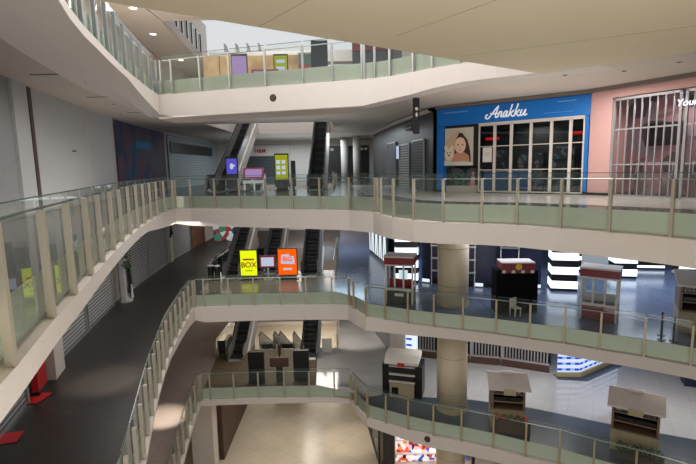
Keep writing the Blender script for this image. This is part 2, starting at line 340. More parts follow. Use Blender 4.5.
def slab(z, left, br, right, near, well, fm, fb_left, fb_br, fb_right, outer=OUTER, edge=.15, inset=1.5, cz=-1.3):
    hole = left + br + right + near
    fbs = [fb_left] * len(left) + [fb_br] * len(br) + [fb_right] * len(right) + [fb_right] * len(near)
    n = len(left); nb = len(br)
    for k in range(4):
        if n + nb + k < n + nb + len(right): fbs[n + nb + k] = fb_br + (fb_right - fb_br) * (.2 + .2 * k)
    for k in range(4): fbs[n - 1 - k] = fb_left + (fb_br - fb_left) * (.8 - .2 * k)
    nm = norm2(hole, True)                                   # right side of a clockwise ring points into the void: flip
    off = lambda d: [(q[0] - m_.x * d, q[1] - m_.y * d) for q, m_ in zip(hole, nm)]
    def poly(ring, zz, flip):
        rings = [outer, ring] + ([well] if well else [])
        flat = [q for rg in rings for q in rg]; mb = MB(); mb.v = [(q[0], q[1], zz) for q in flat]
        mb.f = [tuple(t) for t in tessellate_polygon([[Vector((q[0], q[1], 0)) for q in rg] for rg in rings])]
        return mb
    struct('floor', poly(off(edge), z, 0), fm)
    struct('ceiling', poly(off(inset), z + cz, 1), 'ceil')
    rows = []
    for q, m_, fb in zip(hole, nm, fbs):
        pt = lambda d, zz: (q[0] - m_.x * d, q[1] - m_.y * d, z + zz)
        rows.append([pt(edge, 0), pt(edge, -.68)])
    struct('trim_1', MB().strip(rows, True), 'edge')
    rows = []
    for q, m_, fb in zip(hole, nm, fbs):
        pt = lambda d, zz: (q[0] - m_.x * d, q[1] - m_.y * d, z + zz)
        t_ = max(0, min(1, (fb + 1.3) / .3)); rows.append([pt(edge, -.68), pt(-.05, -.71), pt(-.05, fb), pt(.7, fb - .02 - .2 * t_), pt(inset - .01, cz - .1 * t_), pt(inset, cz)])
    struct('trim_2', MB().strip(rows, True), 'fascia')
    if well:
        rows = [[(q[0], q[1], z), (q[0], q[1], z + cz)] for q in well]
        struct('trim_3', MB().strip(rows, True), 'fascia')

def balustrade(path, z, label, group=None, pm='post', pw=.085, step=None, ends=(True, True), toff=0):
    """posts on every path vertex, one flat glass panel between neighbours, thin handrail"""
    pts = dense(path, step) if step else path
    t = thing('glass_balustrade', label, 'balustrade', (pts[0][0], pts[0][1], z), 0, group)
    ox, oy = pts[0]
    loc = [(q[0] - ox, q[1] - oy) for q in pts]; inn = offset(loc, -.07)
    for i in range(len(loc)):
        a = loc[max(i - 1, 0)]; b = loc[min(i + 1, len(loc) - 1)]; ang = math.atan2(b[1] - a[1], b[0] - a[0])
        MB().box((loc[i][0], loc[i][1], .13), (pw, .1, 1.66), ang).build('post', pm, t)
    for i in range(len(loc) - 1):
        a = Vector(inn[i]); b = Vector(inn[i + 1]); d = b - a; L_ = d.length; g = min(.04, L_ * .1); d.normalize(); a = a + d * g; b = b - d * g
        gp = MB().quad((a.x, a.y, -.66), (b.x, b.y, -.66), (b.x, b.y, 1.15), (a.x, a.y, 1.15)).build('glass_panel', 'glass', t)
        MB().box(((a.x + b.x) / 2, (a.y + b.y) / 2, 1.155), ((b - a).length, .02, .02), math.atan2(d.y, d.x)).build('glass_edge', 'cap', gp)
    rail = offset(loc, -.14)
    MB().tube([(q[0], q[1], .96) for q in rail], .022, 6).build('handrail', 'steel', t)
    return t

# L5 (only its underside and left edge show)
def flat(name, poly, z0, z1, mat): return struct(name, MB().prism(poly, z0, z1), mat)
flat('ceiling', [(-16, 4), (-16, 57), (-12.4, 57), (-12.3, 43), (-11.7, 36), (-11.2, 30.5), (-11.1, 4)], 10.62, 11.3, 'ceil')
flat('ceiling', [(-11.1, 22), (-11.1, 30.4), (30, 30.4), (30, 22)], 10.6, 12.0, 'ceil')
struct('trim_4', MB().strip([[(q[0] + .03, q[1], 10.6), (q[0] + .03, q[1], 11.3)] for q in [(-11.17, 30.45), (-11.7, 36), (-12.3, 43), (-12.4, 57)]]), 'trimg')
balustrade([(-11.18, 30.8), (-11.35, 32.4), (-11.5, 34.0), (-11.66, 35.6), (-11.82, 37.2), (-11.98, 38.8), (-12.12, 40.4), (-12.26, 42.0)], 12.0, 'topmost glass balustrade with dark posts climbing at upper left under the skylight', pm='dark')

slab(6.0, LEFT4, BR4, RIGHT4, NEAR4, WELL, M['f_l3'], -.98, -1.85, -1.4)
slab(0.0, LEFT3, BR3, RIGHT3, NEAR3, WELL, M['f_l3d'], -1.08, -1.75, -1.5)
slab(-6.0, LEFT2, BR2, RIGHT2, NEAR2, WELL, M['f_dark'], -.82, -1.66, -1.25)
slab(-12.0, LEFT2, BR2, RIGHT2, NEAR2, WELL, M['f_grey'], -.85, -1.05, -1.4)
flat('floor', [(-30, -8), (-30, 58), (34, 58), (34, -8)], -18.3, -18.0, 'f_cream')
# soffits that hang under the two upper bridges
flat('ceiling', [(-9.5, 24.5), (.85, 21.4), (.3, 23.6), (-9.4, 26.9)], 4.12, 4.7, 'ceil')
nb = [(-5.25, 8.38), (6.83, 16.92), (10.04, 13.97), (16, 8.2), (16, -3), (-7.2, -3)]
flat('ceiling', nb, 4.56, 4.62, 'beige')
for a, b in (((-1.85, 10.75), (4.5, 2.2)), ((1.25, 11.7), (7.5, 2.8)), ((3.3, 13.95), (15.6, 7.4))):
    d = Vector((b[0] - a[0], b[1] - a[1])); n_ = Vector((-d.y, d.x)).normalized() * .009
    flat('trim_5', [(a[0] - n_.x, a[1] - n_.y), (b[0] - n_.x, b[1] - n_.y), (b[0] + n_.x, b[1] + n_.y), (a[0] + n_.x, a[1] + n_.y)], 4.556, 4.56, 'beigej')

# balustrades
balustrade(LEFT3[1:-1] + [(-10.2, 27.55)], 0, 'large glass balustrade curving along the left gallery nearest the camera', pm='post', pw=.12)
balustrade([(-10.15, 27.85)] + BR3[:-1] + [(1.35, 22.85)], 0, 'straight glass balustrade of the bridge with the digital totems and directory screen')
balustrade([(1.45, 22.5)] + RIGHT3, 0, 'curved glass balustrade in front of the blue and pink shops at right')
balustrade(LEFT2[1:], -6, 'glass balustrade curving beside the black tiled walkway at lower left', pm='post', step=1.25, pw=.13)
balustrade([(-9.3, 27.6)] + BR2, -6, 'straight glass balustrade in front of the yellow and orange lit totems')
balustrade([(.0, 27.25)] + RIGHT2, -6, 'curved glass balustrade in front of the red popcorn cart and black kiosk', pm='postt')
balustrade(LEFT2[1:], -12, 'glass balustrade beside the grey walkway at bottom left below the black one', pm='post', step=1.4, pw=.13)
balustrade([(-9.3, 27.6)] + BR2, -12, 'straight glass balustrade in front of the three dark sign backs')
balustrade([(.0, 27.25)] + RIGHT2, -12, 'curved glass balustrade in front of the two wooden roofed kiosks', pm='postt')
balustrade(LEFT4, 6, 'glass balustrade sweeping down from the top left corner on the highest gallery', pm='steeld', pw=.15)
balustrade([(-9.2, 24.4)] + BR4, 6, 'straight glass balustrade of the highest bridge below the beige ceiling', pm='steel')
balustrade([(.85, 21.25)] + RIGHT4, 6, 'short curved glass balustrade at the top right end of the highest bridge', pm='steel')
for z, nm in ((0, 'bridge with the digital totems'), (-6, 'bridge with the yellow totem'), (-12, 'bridge with the dark sign backs')):
    balustrade([(-9.95, 43.6), (-9.95, 33.2)], z, 'low glass rail left of the escalators behind the ' + nm, step=1.5)
    balustrade([(-.95, 33.2), (-.95, 43.6)], z, 'low glass rail right of the escalators behind the ' + nm, step=1.5)
balustrade([(-3.0, 44.3), (-7.9, 44.3)], 6, 'far glass rail seen between the escalators under the highest bridge', step=1.5)

# ------------------------------------------------------------------ floor finishes laid on the slabs
def patch(pts, z, mat, th=.012): flat('floor', pts, z + .002, z + th, mat)
H2 = offset(RIGHT2, -.16)
patch(H2 + [(30, 14), (30, 56.5), (-.9, 56.5), (-.9, 27.9)], -6, 'f_blue')
patch([(-9.2, 27.9), (-.9, 27.9), (-.9, 33.9), (-9.9, 33.9)], -6, 'f_bridge')
patch([(-9.2, 27.9), (-2.2, 27.9), (-2.5, 33.9), (-9.9, 33.9)], -12, 'f_brown')
patch([(-2.19, 27.9)] + H2 + [(30, 14), (30, 56.5), (-.9, 56.5), (-.9, 33.9), (-2.49, 33.9)], -12, 'f_white')
patch([(.6, 26.05)] + offset(RIGHT2, -.2)[1:] + [(19.5, 18.0), (16.7, 21.2), (13.44, 22.67), (9.93, 24.55), (6.88, 25.6), (4.31, 26.0), (1.8, 26.4)], -12, 'f_slate', .02)
H3 = offset(BR3[-2:] + RIGHT3, -1.3)
patch(H3 + [(15, 14), (13.2, 18.1), (11.0, 21.5), (5.0, 26.4), (3.3, 38), (.3, 38)], 0, 'f_l3')

# ------------------------------------------------------------------ walls
def wall(name, pts, z0, z1, mat, th=.2):
    o_ = offset(pts, th)
    rows = [[(a[0], a[1], z0), (a[0], a[1], z1), (b[0], b[1], z1), (b[0], b[1], z0), (a[0], a[1], z0)] for a, b in zip(pts, o_)]
    mb = MB().strip(rows); n = len(pts)
    return struct(name, mb, mat)
WL = [(-9.0, 7), (-10.2, 12.5), (-11.9, 18.4), (-13.5, 26), (-14.3, 31.4), (-15.1, 40), (-15.1, 57)]
def upto(pts, y):       # the part of a polyline with y below / above
    out = []
    for a, b in zip(pts, pts[1:]):
        out.append(a)
        if a[1] <= y < b[1]:
            t = (y - a[1]) / (b[1] - a[1]); out.append((a[0] + (b[0] - a[0]) * t, y)); return out
    return out + [pts[-1]]
def seg(y0, y1):
    def at(y):
        for a, b in zip(WL, WL[1:]):
            if a[1] <= y <= b[1]: t = (y - a[1]) / (b[1] - a[1]); return (a[0] + (b[0] - a[0]) * t, y)
    return [at(y0)] + [q for q in WL if y0 < q[1] < y1] + [at(y1)]
rev = lambda l: l[::-1]
wall('wall_left', rev([(-9.0, -3)] + WL), -18, -12.01, 'white')
wall('wall_left', rev([(-9.0, -3)] + WL), -12, -7.3, 'white')
wall('wall_left', rev([(-9.0, -3)] + WL), -6, -1.3, 'white')
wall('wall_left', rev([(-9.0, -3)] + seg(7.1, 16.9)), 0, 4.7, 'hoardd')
wall('wall_left', rev(seg(16.9, 56.9)), 0, 4.7, 'hoard')
wall('wall_left', rev([(-9.0, -3)] + WL), 6, 10.62, 'white')
wall('wall_left', [(-15.9, 57), (-15.9, 4)], 12, 18, 'white')
struct('wall_back', MB().bx(-16, 31, 57, 57.3, -18, 10.6), 'white')
struct('wall_back', MB().bx(-20, 31, 60, 60.2, 10, 26), 'bright')
struct('wall_right', MB().bx(30, 30.3, -3, 57, -18, 10.6), 'shopb')
flat('ceiling', [(-16, 30), (-16, 50), (31, 50), (31, 30)], 17.5, 17.7, 'white')
wall('wall_right', [(1.2, 33), (2.6, 46), (5, 52)], 6, 10.6, 'shop')

# L3 left: hoarding joints, pilaster
def placeL(y, inset_=0):
    a = seg(y - .3, y + .3); d = Vector((a[-1][0] - a[0][0], a[-1][1] - a[0][1])).normalized(); n_ = Vector((d.y, -d.x))
    q = seg(y, y + .01)[0]; return (q[0] + n_.x * inset_, q[1] + n_.y * inset_), math.atan2(d.y, d.x)
for y, w_, m_ in ((18.12, .32, 'woodd'), (24.4, .03, 'roofk')):
    q, a = placeL(y, .015); struct('trim_6', MB().box((q[0], q[1], 2.35), (w_, .04, 4.7), a), m_)
q, a = placeL(16.95, .04); struct('trim_7', MB().box((q[0], q[1], 2.35), (1.3, .12, 4.7), a), 'hoard')
q, a = placeL(22.3, .02); struct('trim_6', MB().box((q[0], q[1], 2.5), (.5, .03, .05), a), 'hoardgap')
q0 = seg(26, 26.01)[0]

# mural: a printed wall panel, curved with the wall
def wallpanel(name, y0, y1, z0, z1, mat, inset_, label, cat, parent=None):
    pts = offset(seg(y0, y1), inset_); o0 = pts[0]
    t = thing(name, label, cat, (o0[0], o0[1], z0)) if label else parent
    rows = []
    back = offset(seg(y0, y1), inset_ - .05)
    for a, b in zip(pts, back):
        rows.append([(b[0] - o0[0], b[1] - o0[1], 0), (a[0] - o0[0], a[1] - o0[1], 0), (a[0] - o0[0], a[1] - o0[1], z1 - z0), (b[0] - o0[0], b[1] - o0[1], z1 - z0)])
    MB().strip(rows).build('panel', mat, t); return t, o0
t, o0 = wallpanel('wall_mural', 28.7, 39.3, .05, 4.6, 'mural', .1, 'dark blue and red printed mural with cyan band on the left gallery wall', 'mural')
pts = offset(seg(32.4, 35.6), .14)
MB().strip([[(q[0] - o0[0], q[1] - o0[1], 3.0), (q[0] - o0[0], q[1] - o0[1], 3.55)] for q in pts]).build('cyan_band', 'cyan', t)
# grey shop beyond mural
t, o0 = wallpanel('shopfront', 40.2, 55.5, 0, 4.5, 'shutterl', .1, 'grey shuttered shopfront with a dark sign strip past the blue mural', 'shopfront')
pts = offset(seg(40.6, 53), .2)
MB().strip([[(q[0] - o0[0], q[1] - o0[1], 3.0), (q[0] - o0[0], q[1] - o0[1], 3.9)] for q in pts]).build('sign_strip', 'shop', t)

# L2 left roller shutters between pale piers
sh = [(9.3, 14.6), (17.6, 21.3), (21.6, 25.8), (27.4, 32.9), (33.2, 37.7), (39.2, 44.0)]
names = ['closest to the camera beside red board', 'lit grey one behind the curved white fascia', 'before the leafy pier', 'just past the leafy pier', 'ending at the pier with the dark hanging ornament', 'beyond the dark hanging ornament']
for (a, b), nm in zip(sh, names):
    pts = offset(seg(a, b), .1); o0 = pts[0]; t = thing('roller_shutter', 'grey roller shutter on the black walkway, ' + nm, 'shutter', (o0[0], o0[1], -6))
    MB().strip([[(q[0] - o0[0], q[1] - o0[1], .1), (q[0] - o0[0], q[1] - o0[1], 3.6)] for q in pts]).build('curtain', 'shutter', t)
    MB().strip([[(q[0] - o0[0], q[1] - o0[1], 0), (q[0] - o0[0], q[1] - o0[1], .14)] for q in offset(seg(a, b), .13)]).build('bottom_bar', 'steel', t)
    for k in (0, -1):
        e = pts[k]; ang = math.atan2(pts[-1][1] - pts[0][1], pts[-1][0] - pts[0][0])
        MB().box((e[0] - o0[0], e[1] - o0[1], 1.85), (.12, .14, 3.7), ang).build('guide_rail', 'steel', t)
q, a = placeL(16.75, .2); struct('trim_7', MB().box((q[0], q[1], -3.65), (1.1, .6, 4.7), a), 'white')
t = thing('advertising_board', 'red board beside the white pier at the left end of the black walkway', 'panel', (placeL(15.5, .2)[0][0], placeL(15.5, .2)[0][1], -6), placeL(15.5)[1])
MB().box((0, 0, 1.6), (.9, .2, 3.2)).build('red_face', 'red', t); MB().box((0, -.01, .06), (.98, .26, .12)).build('plinth', 'dark', t)
for (x, y), rz, sx, sy, lb in (((-10.62, 14.95), -.1, .62, .75, 'red floor mat on the black walkway near the red board'), ((-9.9, 12.55), .25, .7, .6, 'red floor mat at the left picture edge on the black walkway')):
    o = thing('floor_mat', lb, 'mat', (x, y, -6), rz); MB().bx(-sx / 2, sx / 2, -sy / 2, sy / 2, .002, .02).build('mat_top', 'red', o); MB().bx(-sx / 2 - .05, sx / 2 + .05, -sy / 2 - .05, sy / 2 + .05, .001, .012).build('mat_border', 'dark', o)
# leafy pier
q, a = placeL(26.6, .55); t = thing('decorated_pier_stand', 'pale rounded stand with green foliage and dark cloth strips before the shutters', 'decoration', (q[0], q[1], -6), a)
MB().box((0, 0, 1.6), (.75, .25, 3.2)).cyl((0, 0), .38, .38, 0, .12).build('stand', 'hoard', t)
mb = MB()
for k in range(90):
    c_ = Vector((random.uniform(-.55, .6), random.uniform(-.4, -.12), random.uniform(2.0, 3.3))); u = Vector((random.uniform(-1, 1), random.uniform(-.3, .3), random.uniform(-1, 1))).normalized() * .14; w = Vector((random.uniform(-1, 1), -1, random.uniform(-1, 1))).cross(u).normalized() * .06
    mb.quad(tuple(c_ - u), tuple(c_ + w), tuple(c_ + u), tuple(c_ - w))
mb.build('foliage', 'leaf', t)
MB().prismy([(.05, 2.3), (.3, 2.3), (.52, .6), (.36, .5)], -.3, -.22).build('cloth_strip', 'black', t)
MB().prismy([(.02, 2.2), (.2, 2.2), (.1, .5), (-.08, .5)], -.3, -.22).build('cloth_strip', 'black', t)
MB().prismy([(.12, .95), (.3, .95), (.36, .12), (.1, .1)], -.34, -.28).build('pale_strip', 'cloth', t)
q, a = placeL(38.5, .15); struct('trim_7', MB().box((q[0], q[1], -3.65), (.9, .3, 4.7), a), 'white')
q, a = placeL(38.3, .4); t = thing('hanging_ornament', 'dark cross-shaped ornament hanging on the white pier between shutters', 'ornament', (q[0], q[1], -3.9), a)
MB().tube([(-.3, 0, 0), (.25, 0, 1.3)], .07).build('ribbon', 'black', t); MB().tube([(.3, 0, .15), (-.2, 0, 1.35)], .07).build('ribbon', 'black', t); MB().disc((0, .75), .2, .2, -.1).build('knot', 'maroon', t)
wallpanel('printed_panel', 44.6, 48.8, -6, -1.6, 'brickprint', .1, 'brown and orange printed panel at the far end of the black walkway', 'panel')
t = thing('shop_display', 'bright coloured far shop window beyond the end of the black walkway', 'shop window', (-12.9, 49.2, -6))
MB().bx(-1.3, 2.6, 0, .1, .0, 3.6).build('display', 'shopfar', t); MB().bx(-1.4, 2.7, -.05, .12, 3.6, 4.0).build('header', 'white', t)

# ------------------------------------------------------------------ L3 right shops
def frame2(A, B): return math.atan2(B[1] - A[1], B[0] - A[0]), math.hypot(B[0] - A[0], B[1] - A[1])
A, B = (5.06, 26.5), (11.0, 21.6); rzA, LA = frame2(A, B)
def loc2(A, rz, u, n_=0): return (A[0] + u * math.cos(rz) + n_ * math.sin(rz), A[1] + u * math.sin(rz) - n_ * math.cos(rz))
# back of the shop
struct('wall_right', MB().box((*loc2(A, rzA, LA / 2, -2.2), 2.35), (LA, .1, 4.7), rzA), 'shop')
t = thing('shop_sign', 'blue sign band with white script lettering Anakku over the glass doors', 'sign', (A[0], A[1], 0), rzA)
MB().bx(0, LA, -.05, .25, 3.6, 4.5).build('sign_board', 'blue', t)
ST = [[(-.32, .12), (-.22, -.04), (-.02, .02), (.2, .4), (.42, .8), (.58, 1.02)], [(.58, 1.02), (.53, .6), (.5, .15), (.58, 0), (.68, .1)], [(.02, .42), (.25, .34), (.5, .4), (.66, .34)],
      [(.76, .52), (.75, .25), (.72, 0)], [(.74, .25), (.86, .5), (.98, .46), (.96, .12), (1.02, 0), (1.12, .1)],
      [(1.42, .46), (1.3, .52), (1.16, .3), (1.18, .05), (1.3, .02), (1.42, .4)], [(1.44, .5), (1.41, .1), (1.48, 0), (1.58, .1)],
      [(1.7, 1.05), (1.66, .5), (1.62, 0)], [(1.94, .52), (1.8, .34), (1.67, .26)], [(1.7, .28), (1.84, .1), (1.96, -.02), (2.04, .06)],
      [(2.16, 1.05), (2.12, .5), (2.08, 0)], [(2.4, .52), (2.26, .34), (2.13, .26)], [(2.16, .28), (2.3, .1), (2.42, -.02), (2.5, .06)],
      [(2.58, .52), (2.54, .15), (2.62, 0), (2.76, .1), (2.86, .5)], [(2.88, .52), (2.85, .1), (2.93, 0), (3.08, .12)], [(-.32, .12), (-.3, .28), (-.16, .3)]]
mb = MB()
for q in ST: mb.tube([(2.98 + .62 * (x + .22 * y), 0, 3.82 + .56 * y) for x, y in dense(q, .09)], .036, 6)
mb.build('lettering', 'wtext', t).location = (0, -.06, 0)
MB().bx(.45, 1.8, -.065, -.05, 4.25, 4.31).build('small_print', 'bluel', t); MB().bx(6.3, 7.1, -.065, -.05, 4.28, 4.33).build('small_print', 'bluel', t); MB().bx(5.7, 7.0, -.065, -.05, 3.82, 3.84).build('small_print', 'bluel', t)
o = thing('shop_pilaster', 'narrow blue pilaster at the left end of the blue shop', 'pilaster', (A[0], A[1], 0), rzA); MB().bx(0, .42, -.05, .25, .15, 3.58).build('face', 'blue', o); MB().bx(0, .43, -.07, .26, 0, .15).build('base', 'dark', o)
o = thing('shop_pilaster', 'narrow blue pilaster at the right end of the blue shop beside the pink wall', 'pilaster', (*loc2(A, rzA, 7.52, 0), 0), rzA); MB().bx(0, .15, -.05, .2, .15, 3.58).build('face', 'blue', o); MB().bx(0, .15, -.07, .2, 0, .15).build('base', 'dark', o)
struct('trim_8', MB().box((*loc2(A, rzA, LA / 2, 0), 4.6), (LA + .1, .4, .16), rzA), 'trimg')
# poster in the window
t = thing('window_poster', 'shop window poster of a child in a pale towel hugging a soft toy', 'poster', (*loc2(A, rzA, 1.29, .0), 1.45), rzA)
MB().bx(-.82, .82, 0, .04, 0, 2.0).build('backing', 'paper', t)
MB().prismy([(-.2, .3), (-.3, 1.2), (-.05, 1.75), (.2, 1.72), (.5, 1.35), (.66, .8), (.72, .2), (.45, .2)], -.014, -.006).build('hair', 'hair', t)
MB().prismy([(-.45, .15), (-.4, .5), (-.1, .7), (.3, .72), (.58, .55), (.68, .12)], -.022, -.014).build('shoulders', 'skind', t)
mb = MB()
mb.prismy([(.1 + .34 * math.cos(k * PI / 12) * (1 if math.cos(k * PI / 12) < 0 else .95), 1.08 + .42 * math.sin(k * PI / 12)) for k in range(24)], -.03, -.022); mb.build('face', 'skin', t)
MB().prismy([(-.8, .9), (-.72, 1.3), (-.4, 1.65), (0, 1.88), (.06, 1.8), (-.12, 1.45), (-.2, 1.1), (-.22, .7), (-.35, .3), (-.8, .3)], -.04, -.03).build('towel_hood', 'creamd', t)
MB().disc((-.03, 1.1), .05, .032, -.042).disc((.24, 1.1), .05, .032, -.042).build('eyes', 'hair', t)
MB().disc((.1, .82), .09, .03, -.042).disc((.1, .96), .035, .025, -.042).build('mouth_and_nose', 'skind', t)
MB().disc((-.55, .62), .27, .33, -.052).disc((-.74, .98), .1, .12, -.052).disc((-.36, .95), .1, .12, -.052).build('soft_toy', 'cream', t)
MB().disc((-.64, .7), .035, .035, -.062).disc((-.46, .7), .035, .035, -.062).disc((-.55, .56), .06, .04, -.062).build('toy_face', 'hair', t)
MB().prismy([(-.82, 0), (-.82, .28), (-.2, .2), (.3, .24), (.82, .14), (.82, 0)], -.056, -.046).build('blanket', 'cloth', t)
struct('wall_right', MB().box((*loc2(A, rzA, 1.43, -.12), 2.5), (1.9, .1, 2.2), rzA), 'shop')
t = thing('window_display_bench', 'pale low display shelf with child mannequins below the poster', 'display', (*loc2(A, rzA, 1.35, -.5), 0), rzA)
MB().bx(-.9, .9, -.3, .3, 0, .35).build('plinth', 'white', t); MB().bx(-.9, .9, .3, .36, .35, 1.3).build('back_panel', 'kids', t)
for x in (-.45, .0, .55):
    mb = MB().cyl((x, 0), .12, .09, .55, .85).cyl((x, 0), .16, .12, .35, .58); mb.cyl((x, 0), .03, .08, .88, .95).cyl((x, 0), .08, .04, .95, 1.08); mb.build('mannequin', 'pink' if x > .2 else 'leaf', t)
# folding glass doors
t = thing('folding_glass_doors', 'row of tall white framed folding glass doors under the blue sign', 'doors', (A[0], A[1], 0), rzA)
us = [2.42, 3.28, 4.13, 5.1, 6.05, 6.9, 7.5]
for a, b in zip(us, us[1:]):
    lf = MB(); z1 = 3.52; w_ = .07
    lf.bx(a, a + w_, -.02, .06, .05, z1).bx(b - w_, b, -.02, .06, .05, z1).bx(a, b, -.02, .06, z1 - w_, z1).bx(a, b, -.02, .06, .05, .05 + w_).bx(a, b, -.01, .05, 2.38, 2.42).bx(a, b, -.01, .05, 1.18, 1.22)
    l_ = lf.build('door_leaf', 'white', t); MB().bx(a + w_, b - w_, .01, .03, .1, z1 - w_).build('pane', 'glassc', l_)
MB().bx(2.42, 7.5, -.05, .1, 3.52, 3.6).build('head_rail', 'white', t)
o = thing('paper_notice', 'white paper notice on the second glass door of the blue shop', 'notice', (*loc2(A, rzA, 2.92, .05), 1.6), rzA)
MB().bx(-.24, .24, 0, .01, 0, .75).build('sheet', 'cloth', o); MB().bx(-.16, .16, -.004, 0, .3, .5).build('faint_print', 'roofk', o)
# stock seen through the doors
for i, (u, w_, h_, m_, lb) in enumerate(((3.0, .7, 2.2, 'kids', 'dim shelf of stock behind the leftmost glass door of the blue shop'), (4.7, 1.3, 2.0, 'kids', 'dim shelf of stock behind the middle glass doors of the blue shop'), (6.3, 1.1, 2.3, 'kids', 'tall dim rack of pink and grey stock behind the right glass doors'))):
    o = thing('stock_rack', lb, 'shelf', (*loc2(A, rzA, u, -1.2), 0), rzA); MB().bx(-w_ / 2, w_ / 2, 0, .5, .15, h_).build('goods', m_, o)
    for k in range(3): MB().bx(-w_ / 2, w_ / 2, -.03, .5, .1 + k * h_ / 3, .14 + k * h_ / 3).build('shelf_board', 'dark', o)
    MB().bx(-w_ / 2, -w_ / 2 + .04, 0, .5, 0, h_).bx(w_ / 2 - .04, w_ / 2, 0, .5, 0, h_).build('side_frame', 'dark', o)
o = thing('blue_counter', 'low blue counter behind the left glass doors of the blue shop', 'counter', (*loc2(A, rzA, 3.7, -.75), 0), rzA); MB().bx(-1.3, 1.1, 0, .3, 0, 1.1).build('counter_body', 'bluec', o); MB().bx(-1.32, 1.12, -.02, .32, 1.1, 1.14).build('counter_top', 'roofk', o)
for u, z_, lb in ((2.9, 2.75, 'small red lit sign inside the leftmost glass door'), (7.0, 2.8, 'red lit sign inside the rightmost glass door of the blue shop')):
    o = thing('red_lit_sign', lb, 'sign', (*loc2(A, rzA, u, -.6), z_), rzA); MB().bx(-.35, .35, 0, .05, 0, .14).build('tube', 'redglow', o); MB().bx(-.38, .38, .05, .08, -.03, .17).build('backing', 'black', o)

# pink shop
P0, P1 = (11.0, 21.6), (12.9, 18.2); rzP, LP = frame2(P0, P1); PL = 8.6
struct('wall_right', MB().box((*loc2(P0, rzP, .5, -.1), 2.3), (1.0, .2, 4.6), rzP), 'pink')
struct('wall_right', MB().box((*loc2(P0, rzP, PL / 2 + .5, -.1), 4.4), (PL - 1, .2, .4), rzP), 'pink')
struct('wall_right', MB().box((*loc2(P0, rzP, PL / 2, -2.8), 2.3), (PL, .1, 4.6), rzP), 'pinkshop')
struct('wall_right', MB().box((*loc2(P0, rzP, .04, -1.45), 2.3), (.08, 2.6, 4.6), rzP), 'pink')
struct('trim_8', MB().box((*loc2(P0, rzP, PL / 2, 0), 4.62), (PL, .4, .16), rzP), 'trimg')
struct('baseboard_right', MB().box((*loc2(P0, rzP, .5, .02), .06), (1.0, .06, .12), rzP), 'dark')
for k, (u0, u1, lb) in enumerate(((1.05, 3.75, 'silver bar security gate across the pink shop left of the neon lettering'), (3.85, 6.6, 'silver bar security gate below the neon lettering at the right picture edge'))):
    t = thing('security_gate', lb, 'gate', (*loc2(P0, rzP, u0, 0), 0), rzP); W_ = u1 - u0
    MB().bx(0, .1, -.05, .05, 0, 4.15).bx(W_ - .1, W_, -.05, .05, 0, 4.15).bx(0, W_, -.05, .05, 4.05, 4.15).bx(0, W_, -.05, .05, 0, .08).build('gate_frame', 'gate', t)
    n_ = 9
    for i in range(1, n_): MB().bx(W_ * i / n_ - .022, W_ * i / n_ + .022, -.03, .03, .05, 4.1).build('bar', 'gate', t)
    for z_ in (1.36, 2.84): MB().bx(0, W_, -.02, .02, z_ - .03, z_ + .03).build('cross_rail', 'gate', t)
t = thing('neon_sign', 'white neon lettering hung before the pink shop at the right edge', 'sign', (*loc2(P0, rzP, 4.12, .3), 3.62), rzP)
text('neon_lettering', 'Young', .36, 'neon', t, (0, 0, 0), shear=.2); MB().bx(-.6, .6, .02, .04, .3, .32).build('hanging_bar', 'dark', t)
t = thing('wall_screen', 'black television screen inside the pink shop behind the bars', 'screen', (*loc2(P0, rzP, 1.95, -2.3), 2.15), rzP)
MB().bx(-.75, .75, 0, .06, 0, 1.0).build('panel', 'black', t); MB().bx(-.72, .72, -.01, 0, .03, .97).build('display', 'black', t); MB().bx(-.1, .1, .06, .45, .4, .6).build('bracket', 'dark', t)
for u, lb in ((1.9, 'dim shelf of goods under the black screen in the pink shop'), (4.2, 'dim shelf of goods in the right half of the pink shop')):
    t = thing('display_shelf', lb, 'shelf', (*loc2(P0, rzP, u, -2.0), 0), rzP)
    MB().bx(-.8, .8, -.2, .3, 0, .9).build('cabinet', 'pinkshop', t)
    for z_ in (.95, 1.4): MB().bx(-.8, .8, -.2, .3, z_, z_ + .04).build('shelf_board', 'gate', t)
    MB().bx(-.78, -.74, -.2, .3, .9, 1.44).build('upright', 'gate', t); MB().bx(.74, .78, -.2, .3, .9, 1.44).build('upright', 'gate', t)

